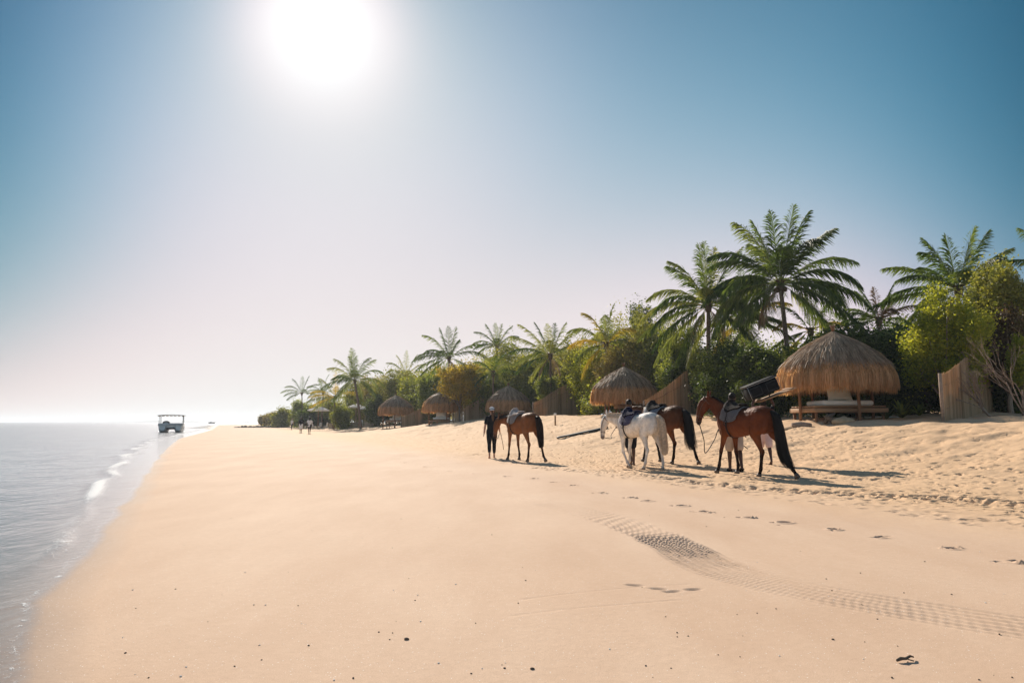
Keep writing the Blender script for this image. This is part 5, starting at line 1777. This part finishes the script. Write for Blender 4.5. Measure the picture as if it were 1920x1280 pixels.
        if sleeves:
            e = s0.lerp(el, .72) if sleeves == 'short' else wr
            pp = [tuple(s0 + Vector((0, -s * .02, .01))) + (.066, .070), tuple(s0.lerp(el, .4)) + (.060, .064)]
            if sleeves == 'long':
                pp += [tuple(el) + (.047, .05)]
            pp += [tuple(e) + (.058 if sleeves == 'short' else .034, .060 if sleeves == 'short' else .038)]
            shirt.loft(pp, (1, .2, .1), 12, 2)
        t['hand_' + nm] = list(wr + d2 * .08)
    b.build('body', skin, t, True, voxel, 2)
    shirt.build('shirt', top, t, True, voxel * 1.2, 2)
    if bottom:
        pants.build('shorts' if shorts > .3 else 'trousers', bottom, t, True, voxel * 1.2, 2)
    hb = MB()
    hb.ell((hx - .012, 0, 1.682), (.100, .084, .098), 16, 10)
    if hairstyle == 'short':
        hb = MB(); hb.ell((hx - .012, 0, 1.685), (.098, .082, .094), 16, 10)
    if hairstyle == 'long':
        hb.loft([(hx - .05, 0, 1.72, .078, .06), (hx - .085, 0, 1.60, .082, .045), (hx - .10, 0, 1.48, .085, .035), (hx - .10, 0, 1.34, .070, .028), (hx - .10, 0, 1.22, .03, .015)], (0, 1, 0), 12, 3)
    if hairstyle == 'ponytail':
        hb.loft([(hx - .06, 0, 1.66, .05, .05), (hx - .12, 0, 1.60, .035, .035), (hx - .135, -.02, 1.48, .045, .03), (hx - .13, -.03, 1.34, .04, .025), (hx - .12, -.035, 1.22, .015, .012)], (0, 1, 0), 10, 3)
    hb.build('hair', hair, t, True, .010 if voxel < .013 else .014, 1)
    if hat:
        hm = MB()
        hm.ell((hx - .005, 0, 1.715), (.108, .092, .075), 18, 9)
        hm.loft([(hx - .115, 0, 1.69, .085, .012), (hx - .16, 0, 1.665, .075, .010)], (0, 1, 0), 10, 2)
        hm.loft([(hx + .09, 0, 1.70, .08, .010), (hx + .15, 0, 1.69, .07, .008)], (0, 1, 0), 10, 2)
        hm.build('cap', hat, t, True, .009, 1)
        q = MB()
        pts = [(hx - .005 + .112 * math.cos(a), .096 * math.sin(a), 1.70) for a in np.linspace(0, 2 * math.pi, 24)]
        q.tube(pts, .012, 6, False)
        q.build('hat_band', 'cloth_black', t)
    for s in (-1, 1):
        e = MB(); e.ell((hx + .092, s * .032, 1.652), (.010, .013, .009), 8, 5)
        e.build('eye', 'eye', t)
    return t


WALK = dict(ll=(14, -2, 4), rl=(-12, -38, -50), la=(-14, 10, -4, 6), ra=(12, 10, 30, 6))
pa = person('person in black shirt, black leggings and white-and-black cap leading the brown horse, barefoot', 922, 858, 22.9, 4, 1.66, 'skin_light', 'cloth_black', 'cloth_black',
            dict(ll=(-10, -32, -55), rl=(16, -2, 6), la=(-8, 12, -2, 8), ra=(8, 14, 38, 10), hem=.80), shorts=.2, hair='hair_long', hairstyle='ponytail', hat='cloth_white', loose=1.0)
pb = person('person in slate blue shirt walking between the white horse and the dark bay horse', 1183, 872, 18.9, 5, 1.78, 'skin_dark', 'cloth_blue', 'cloth_black',
            dict(ll=(-14, -44, -55), rl=(8, -2, 2), la=(30, 30, 62, -10), ra=(14, 16, 48, 0), lean=.10), shorts=.45, hair='hair_black')
pc = person('person with shaved head, beige shorts and sandals holding the big bay horse', 1378, 882, 16.7, -6, 1.86, 'skin_dark', 'cloth_rose', 'cloth_beige',
            dict(ll=(10, 0, 4), rl=(-16, -26, -22), la=(20, 16, 50, 0), ra=(-6, 10, 10, 6)), shorts=.45, hair='hair_black', shoes='leather', loose=1.15)
pd = person('porter behind the big bay horse carrying a black crate on the head, pale pink shorts', 1436, 868, 18.0, -10, 1.62, 'skin_dark', 'cloth_black', 'cloth_pinkish',
            dict(ll=(16, 2, 4), rl=(-14, -34, -40), la=(165, 22, 178, -20), ra=(165, 22, 178, -20)), shorts=.45, hair='hair_black', loose=1.12)
pe = person('walker in white shirt with long black hair and dark shorts on the beach', 580, 813, 69, 8, 1.68, 'skin_dark', 'cloth_white', 'cloth_black',
            dict(ll=(10, 0, 0), rl=(-12, -24, -25), la=(-4, 24, 4, 20), ra=(4, 28, 10, 20), hem=.80), shorts=.6, hairstyle='long', voxel=.018, fingers=False, loose=1.15)
pf = person('walker in black top and white shorts beside the one in white', 564, 810, 76, 4, 1.76, 'skin_dark', 'cloth_black', 'cloth_white',
            dict(ll=(6, 0, 0), rl=(-8, -14, -8), la=(-4, 20, 4, 14), ra=(4, 20, 10, 14)), shorts=.45, voxel=.018, fingers=False, loose=1.25)
pg = person('farthest walker in pale top and dark trousers, left of the pair', 547, 802, 108, -20, 1.72, 'skin_light', 'cloth_white', 'cloth_black',
            dict(ll=(10, 0, 0), rl=(-10, -20, -15), la=(10, 14, 30, 10), ra=(-4, 14, 10, 10), hem=.84), shorts=.2, voxel=.02, fingers=False, hair='hair_cream', loose=1.1)

# crate on the porter's head, lying on a tilted board
pw = pd.location
top_z = pw.z + 1.775 * 1.62 / 1.75
tl = Matrix.Rotation(R(-21), 3, 'Y')
bd = MB()
for q in range(3):
    bd.rbox(tl @ Vector((.22, -.22 + q * .22, 0)), (1.0, .20, .03), .008, tl)
for x in (-.2, .62):
    bd.rbox(tl @ Vector((x, 0, .028)), (.07, .62, .025), .006, tl)
o = bd.build('carrying_board', 'bed_wood', None, loc=(pw.x + .10, pw.y, top_z + .07))
tag(o, 'wooden board balanced on the porter\'s head under the black crate', 'board')
cr = thing('crate', 'black crate with silver rim tilted on the board above the big bay horse', 'crate', (pw.x - .02, pw.y, top_z + .10))
q = MB(); q.rbox(tl @ Vector((.05, 0, .20)), (.80, .50, .33), .03, tl); q.build('crate_body', 'black_plastic', cr)
q = MB()
q.rbox(tl @ Vector((.05, 0, .40)), (.86, .56, .035), .012, tl)
q.build('lid', 'black_plastic', cr)
q = MB()
for sy in (-.275, .275):
    q.rbox(tl @ Vector((.05, sy, .385)), (.84, .008, .012), .003, tl)
for sx in (-.37, .47):
    q.rbox(tl @ Vector((sx, 0, .385)), (.008, .54, .012), .003, tl)
    for sy in (-.265, .265):
        q.rbox(tl @ Vector((sx * .98, sy, .20)), (.012, .010, .34), .003, tl)
q.build('rim', 'silver', cr)
q = MB()
for x0 in (-.18, .27):
    for (cx_, cz_, sx, sz) in ((x0, .31, .30, .015), (x0, .10, .30, .015), (x0 - .15, .205, .015, .22), (x0 + .15, .205, .015, .22)):
        q.rbox(tl @ Vector((cx_, -.265, cz_)), (sx, .014, sz), .003, tl)
q.build('side_panel', 'metal_dark', cr)


def hand(p, nm):
    return Matrix.LocRotScale(p.location, p.rotation_euler, p.scale) @ Vector(p['hand_' + nm])


def rope(label, pts, r, mat='rope', name='lead_rope'):
    pts = [Vector(p) for p in pts]
    o_ = pts[0].copy()
    S = smooth_path([tuple(p - o_) for p in pts], 8)
    b = MB(); b.tube([tuple(p) for p in S], r, 6)
    o = b.build(name, mat, None, loc=o_)
    return tag(o, label, 'rope', 'lead ropes of the horses')


bit3 = on_horse(h3, hf3[-4][0])
hc = hand(pc, 'la')
rope('black lead rope looping from the big bay horse to its handler', [bit3, bit3 + Vector((.10, -.02, -.40)), bit3 + Vector((.16, .1, -.72)), hc + Vector((-.15, -.1, -.25)), hc, hc + Vector((.12, .02, -.35)), hc + Vector((.35, .1, -.42)), hc + Vector((.28, .1, -.28)), hc + Vector((.50, .15, -.30)), hc + Vector((.75, .15, -.48))], .011)
bit1 = on_horse(h1, hf1[-4][0]); ha = hand(pa, 'ra')
rope('pale lead rope between the brown horse and the person in the cap', [bit1, bit1.lerp(ha, .5) - Vector((0, 0, .12)), ha, ha + Vector((.08, 0, -.3)), ha + Vector((.12, 0, -.55))], .012, 'hair_cream')
bit2 = on_horse(h2, hf2[-4][0]); hb_ = hand(pb, 'la')
rope('thin lead rope from the white horse back to its handler', [bit2, bit2 + Vector((.25, .1, -.04)), bit2.lerp(hb_, .6) - Vector((0, 0, .12)), hb_], .009)
bit4 = on_horse(h4, hf4[-4][0]); hb2 = hand(pb, 'ra')
rope('short dark lead rope of the dark bay horse', [bit4, bit4.lerp(hb2, .5) - Vector((0, 0, .08)), hb2], .009)


# ------------------------------------------------------------------ boats
def catamaran():
    base = P(321, 809, 84)
    base.z = 0
    t = thing('motor_boat', 'grey twin-hulled motor boat with a pale canopy moored off the sand', 'boat', (base.x, 84, 0), R(24))
    t.scale = (1, 1, .72)
    def hull(cx):
        b = MB()
        secs = []
        for (y, hw, zb, zt, tp) in ((-2.6, .30, .28, 1.02, 0), (-2.2, .42, .05, 1.02, 0), (-1.2, .50, -.18, 1.0, 0), (.6, .54, -.22, .98, 0), (3.0, .54, -.22, .96, 0)):
            secs.append([(cx - hw * 1.0, y, zt), (cx - hw * .95, y, (zb + zt) / 2), (cx - hw * .6, y, zb + .08), (cx, y, zb), (cx + hw * .6, y, zb + .08), (cx + hw * .95, y, (zb + zt) / 2), (cx + hw, y, zt)])
        vs = [p for s in secs for p in s]
        fs = []
        n = 7
        for i in range(len(secs) - 1):
            for j in range(n - 1):
                fs.append((i * n + j, i * n + j + 1, (i + 1) * n + j + 1, (i + 1) * n + j))
            fs.append((i * n + n - 1, i * n, (i + 1) * n, (i + 1) * n + n - 1))
        fs.append(tuple(range(n))[::-1]); fs.append(tuple(range((len(secs) - 1) * n, len(secs) * n)))
        b.add(vs, fs)
        return b
    for cx in (-.85, .85):
        hull(cx).build('hull', 'metal_grey', t, False)
    b = MB(); b.rbox((0, .35, .78), (1.2, 5.0, .36), .05); b.rbox((0, .35, 1.06), (2.75, 5.2, .09), .03)
    b.build('deck', 'metal_grey', t)
    b = MB()
    for (c, s) in (((0, -2.28, 1.30), (2.5, .06, .36)), ((-1.32, .4, 1.28), (.06, 5.1, .34)), ((1.32, .4, 1.28), (.06, 5.1, .34))):
        b.rbox(c, s, .02)
    b.build('side_wall', 'metal_white', t)
    for x in (-1.25, 1.25):
        for y in (-2.1, 0.2, 2.5):
            b = MB(); b.tube([(x, y, 1.1), (x * 1.02, y, 2.0), (x, y, 2.72)], .03, 6); b.build('canopy_post', 'metal_white', t)
    b = MB()
    n = 8
    vs, fs = [], []
    for lay, dzz in ((0, 0), (1, .07)):
        for i in range(n + 1):
            for j in range(3):
                x = -1.5 + 3.0 * i / n
                vs.append((x, -2.4 + 2.6 * j, 2.72 + dzz + .14 * (1 - (x / 1.5) ** 2)))
    N_ = (n + 1) * 3
    for i in range(n):
        for j in range(2):
            a = i * 3 + j
            fs.append((a, a + 1, a + 4, a + 3)); fs.append((N_ + a, N_ + a + 3, N_ + a + 4, N_ + a + 1))
        for j in (0, 2):
            a = i * 3 + j; fs.append((a, a + 3, a + 3 + N_, a + N_))
    for i in (0, n):
        for j in range(2):
            a = i * 3 + j; fs.append((a, a + 1, a + 1 + N_, a + N_))
    b.add(vs, fs)
    b.build('canopy', 'canvas', t, False)
    b = MB()
    for q in range(7):
        b.rbox((-1.25 + q * .42, -2.44, 2.68), (.30, .03, .13), .01)
    b.build('canopy_valance', 'bed_wood', t)
    b = MB(); b.tube([(-.55 + .35 * math.cos(a), -1.2, 1.42 + .42 * math.sin(a)) for a in np.linspace(0, math.pi, 12)], .06, 7); b.build('arch', 'metal_dark', t)
    b = MB(); b.rbox((-.55, -.9, 1.45), (.7, .5, .7), .08); b.build('steering_console', 'metal_white', t)
    for (c_, s_) in (((.55, -.6, 1.38), (1.1, .5, .25)), ((0, 1.4, 1.38), (2.2, .5, .25))):
        b = MB(); b.rbox(c_, s_, .05); b.build('bench', 'metal_dark', t)
    b = MB(); b.rbox((0, -2.3, .62), (.9, .25, .3), .05); b.build('bow_bridge', 'metal_dark', t)


catamaran()
c = P(397, 792, 560)
t = thing('sailing_dinghy', 'tiny dark boat with a bare mast far out near the horizon', 'boat', (c.x, 560, 0), R(10))
b = MB()
b.loft([(-2.6, 0, .55, .2, .3), (-1.5, 0, .45, .9, .55), (0, 0, .4, 1.1, .6), (1.6, 0, .5, .85, .6), (2.7, 0, .8, .15, .3)], (0, 1, 0), 12, 3)
b.build('hull', 'metal_dark', t)
b = MB(); b.tube([(0, 0, .6), (.05, 0, 4.4)], .08, 6); b.build('mast', 'metal_dark', t)
b = MB(); b.rbox((-.9, 0, 1.1), (1.2, 1.0, .6), .1); b.build('cabin', 'metal_white', t)


# ------------------------------------------------------------------ parasols, chairs, low walls far along the beach
def parasol(label, px, py_edge, Y, r, h=.65):
    c = P(px, py_edge, Y)
    g = tz(c.x, Y)
    t = thing('parasol', label, 'parasol', (c.x, Y, g), 0, 'white parasols by the beach bar')
    z = c.z - g
    b = MB(); b.tube([(0, 0, -.2), (0, 0, z + h)], .06, 8); b.build('pole', 'wood', t)
    b = MB(); n = 16
    vs, fs = [], []
    rings = ((.02, h), (r * .35, h * .78), (r * .7, h * .42), (r, .05), (r, -.10))
    for (rr, zz) in rings:
        for q in range(n):
            a = 2 * math.pi * q / n
            sc = 1 if q % 2 == 0 else .965
            vs.append((rr * sc * math.cos(a), rr * sc * math.sin(a), z + zz))
    for j in range(len(rings) - 1):
        for q in range(n):
            m = (q + 1) % n
            fs.append((j * n + q, (j + 1) * n + q, (j + 1) * n + m, j * n + m))
    b.add(vs, fs)
    b.build('canopy', 'canvas', t, False)
    b = MB()
    for q in range(8):
        a = 2 * math.pi * q / 8
        b.tube([(0, 0, z + h * .45), (r * .95 * math.cos(a), r * .95 * math.sin(a), z + .02)], .02, 5)
    b.build('ribs', 'wood', t)
    return t


parasol('white parasol with dark space beneath, left of the pair', 597, 769, 115, 1.85)
parasol('white parasol partly hidden by the bushy palm trunk', 668, 763, 103, 1.25, .5)
parasol('white parasol right of the bushy palm trunk', 688, 766, 101, 1.15, .5)


def chair(label, px, Y, rz, mat='cloth_white'):
    c = P(px, 790, Y)
    t = thing('beach_chair', label, 'chair', (c.x, Y, tz(c.x, Y)), rz, 'chairs under the parasols')
    b = MB(); b.rbox((0, 0, .45), (.5, .5, .05), .015); b.build('seat', mat, t)
    b = MB(); b.rbox((-.23, 0, .75), (.05, .48, .55), .015, Matrix.Rotation(R(-10), 3, 'Y')); b.build('backrest', mat, t)
    for x in (-.2, .2):
        for y in (-.2, .2):
            b = MB(); b.tube([(x, y, -.1), (x, y, .45)], .025, 5); b.build('leg', mat, t)


chair('white chair under the left parasol, at its left', 589, 113, .6)
chair('white chair under the left parasol, nearest its pole', 600, 112, 2.4)
chair('blue-grey chair under the left parasol, at its right', 611, 112.5, 2.9, 'metal_grey')
chair('pale chair under the right parasols', 680, 100, 1.2)
chair('second pale chair under the right parasols, further right', 691, 100.5, 2.2)


def low_wall(label, pxa, pxb, Y, h, mat='stone'):
    a, b_ = P(pxa, 790, Y), P(pxb, 790, Y)
    g = tz((a.x + b_.x) / 2, Y)
    b = MB(); b.rbox(((b_.x - a.x) / 2, 0, h / 2 - .3), (b_.x - a.x, .5, h + .6), .04)
    b.rbox(((b_.x - a.x) / 2, 0, h + .04), (b_.x - a.x + .12, .62, .10), .02)
    o = b.build('low_wall', mat, None, loc=(a.x, Y, g))
    tag(o, label, 'wall', 'low planter walls by the parasols')


low_wall('low sand-coloured wall left of the bushy palm', 617, 638, 102, .75)
low_wall('low sand-coloured wall just behind the bushy palm trunk', 640, 672, 99, .75)
low_wall('low sand-coloured wall right of the bushy palm trunk', 684, 700, 97, .75)
c = P(530, 790, 150)
b = MB(); rr_ = random.Random(3)
for q in range(40):
    b.ell((q * .55 - 10 + rr_.uniform(-.2, .2), rr_.uniform(-.5, .5), rr_.uniform(-.1, .12)), (rr_.uniform(.3, .7), rr_.uniform(.3, .6), rr_.uniform(.2, .45)), 7, 5)
o = b.build('rock_ledge', 'stone', None, loc=(c.x, 150, tz(c.x, 150)))
tag(o, 'dark low rock ledge along the tip of the beach', 'rock')


# ------------------------------------------------------------------ small things near the shelters and on the sand
def tilted_plank(label, px, py, Y, L, W, T, rz, tilt, mat, name='plank', cat='plank'):
    c = P(px, py, Y)
    g = tz(c.x, Y)
    b = MB()
    n = 10
    secs = [(L * (k / n - .5), 0, .0, max(.02, W / 2 * math.sin(math.pi * min(max(k / n, .06), .94)) ** .45), T / 2) for k in range(n + 1)]
    b.loft(secs, (0, 1, 0), 12, 2)
    hx_, hy_ = L / 2 * math.cos(rz), L / 2 * math.sin(rz)
    za, zb_ = tz(c.x - hx_, Y - hy_), tz(c.x + hx_, Y + hy_)
    o = b.build(name, mat, None, loc=(c.x, Y, (za + zb_) / 2 + T * .35))
    o.rotation_euler = (0, -math.atan2(zb_ - za, L), rz)
    tag(o, label, cat)


tilted_plank('long slate grey board lying on the bank in front of the second shelter', 1092, 788, 34, 2.6, .5, .10, R(10), R(-6), 'metal_dark', 'paddle_board', 'board')
tilted_plank('weathered plank lying in the sand below the bushy palm', 668, 795, 86, 2.8, .5, .1, R(5), R(-4), 'wood_pale')
tilted_plank('half buried bleached plank left of the nearest shelter post', 1478, 793, 24.2, 1.2, .35, .07, R(30), R(-5), 'wood_pale', 'sand_plank')
c = P(1041, 790, 41)
t = thing('garden_stake', 'short pale stake with a lamp head standing on the bank before the third fence', 'stake', (c.x, 41, tz(c.x, 41)))
b = MB(); b.tube([(0, 0, -.1), (0, 0, .55)], .05, 7); b.build('pole', 'wood_pale', t)
b = MB(); b.rbox((0, 0, .62), (.16, .16, .16), .02); b.build('lamp_head', 'cushion', t)
c = P(1502, 788, 24.2); g = tz(c.x, 24.2)
b = MB(); b.tube([(-.32, 0, .03), (0, .05, .06), (.35, 0, .03)], [.10, .12, .09], 9)
o = b.build('log', 'pale_bark', None, loc=(c.x, 24.2, g)); tag(o, 'short log lying at the left front post of the nearest shelter', 'log')
c = P(1581, 782, 23.9); g = tz(c.x, 23.9)
b = MB()
b.ell((0, 0, .0), (.42, .30, .17), 14, 9); b.ell((.25, .05, -.02), (.25, .22, .12), 10, 7); b.ell((.02, 0, .12), (.10, .09, .10), 8, 6)
o = b.build('sandbag', 'sandbag', None, True, .04, 2, loc=(c.x, 23.9, g)); tag(o, 'sand filled bag under the middle post of the nearest shelter', 'sandbag')
c = P(1556, 780, 24.1); g = tz(c.x, 24.1)
b = MB(); rot = Matrix.Rotation(R(28), 3, 'Y')
b.rbox((0, 0, .14), (.36, .22, .16), .03, rot); b.tube([(-.22, 0, .0), (-.05, 0, .22), (.2, .05, .34)], [.06, .07, .04], 7); b.tube([(-.1, .1, .0), (.05, .05, .25)], .04, 6)
o = b.build('driftwood', 'bark', None, loc=(c.x, 24.1, g)); tag(o, 'dark driftwood stump beside the sandbag under the nearest shelter', 'driftwood')
c = P(1652, 765, 26.4)
b = MB(); b.rbox((0, 0, .03), (1.1, .5, .08), .02)
o = b.build('stone_slab', 'cushion', None, loc=(c.x, 26.4, tz(c.x, 26.4))); tag(o, 'pale flat slab lying in the shade right of the nearest shelter', 'slab')

# twig, seaweed scraps and pebbles on the smooth sand
c = G(1700, 1245)
b = MB(); b.tube([(-.055, -.012, .008), (-.03, -.006, .016), (0, .004, .012), (.03, .018, .020), (.055, .034, .010)], [.006, .009, .007, .006, .004], 6)
b.tube([(.0, .004, .012), (.015, -.010, .010), (.03, -.012, .006)], .003, 5)
o = b.build('twig', 'bark', None, loc=(c.x, c.y, tz(c.x, c.y))); tag(o, 'dark forked twig lying on the smooth sand at the lower right', 'twig')
for (px, py, sc_, lab) in ((762, 1203, .020, 'small dark shell lying on smooth sand at the lower middle'), (998, 1259, .016, 'dark seed pod near the bottom edge of the sand'),
                           (1562, 1203, .012, 'dark round pebble left of the forked twig'), (1130, 926, .030, 'dark stone on the line of footprints')):
    c = G(px, py); g = float(terrain(np.array([c.x]), np.array([c.y]), True)[0])
    b = MB(); sc_ *= .7; b.ell((0, 0, sc_ * .3), (sc_, sc_ * .7, sc_ * .5), 9, 6); b.ell((sc_ * .6, sc_ * .2, sc_ * .2), (sc_ * .5, sc_ * .4, sc_ * .3), 7, 5)
    o = b.build('shell', 'bark', None, loc=(c.x, c.y, g)); tag(o, lab, 'shell')
rp = random.Random(8)
b = MB(); b.ell((0, 0, .002), (.0085, .006, .0045), 7, 5)
pm = b.mesh('pebble'); pm.materials.append(MAT['bark'])
b = MB(); b.ell((0, 0, .002), (.0085, .006, .0045), 7, 5)
pm2 = b.mesh('shell_chip'); pm2.materials.append(MAT['cushion'])
for k in range(120):
    px, py = rp.uniform(80, 1900), 1280 - 330 * rp.random() ** 1.3
    c = G(px, py)
    if inland(np.array([c.x]), np.array([c.y]))[0] < .5: continue
    me = pm if k % 3 else pm2
    o = bpy.data.objects.new(me.name, me); COL.objects.link(o)
    sc_ = rp.uniform(.3, .9)
    o.location = (c.x, c.y, float(terrain(np.array([c.x]), np.array([c.y]), True)[0]) + .0005)
    o.scale = (sc_, sc_, sc_); o.rotation_euler = (0, 0, rp.uniform(0, 6))
    if k % 3: tag(o, 'tiny dark pebble scattered on the smooth sand', 'pebble', 'tiny dark pebbles on the smooth sand')
    else: tag(o, 'tiny white shell chip scattered on the smooth sand', 'shell', 'tiny white shell chips on the smooth sand')


# ------------------------------------------------------------------ haze: sea air between here and the far trees
m, nt, out = new_mat('haze_air')
vol = node(nt, 'ShaderNodeVolumePrincipled', {'Color': (.84, .91, 1.0, 1), 'Density': .00035, 'Anisotropy': .35})
nt.links.new(vol.outputs[0], out.inputs['Volume'])
MAT['haze_air'] = m
b = MB(); b.box((0, 3400, 12.5), (22000, 9000 + 3000, 34))
o = b.build('haze', 'haze_air', None, False)
tag(o, 'thin bright sea haze over the beach', None, None, 'stuff')
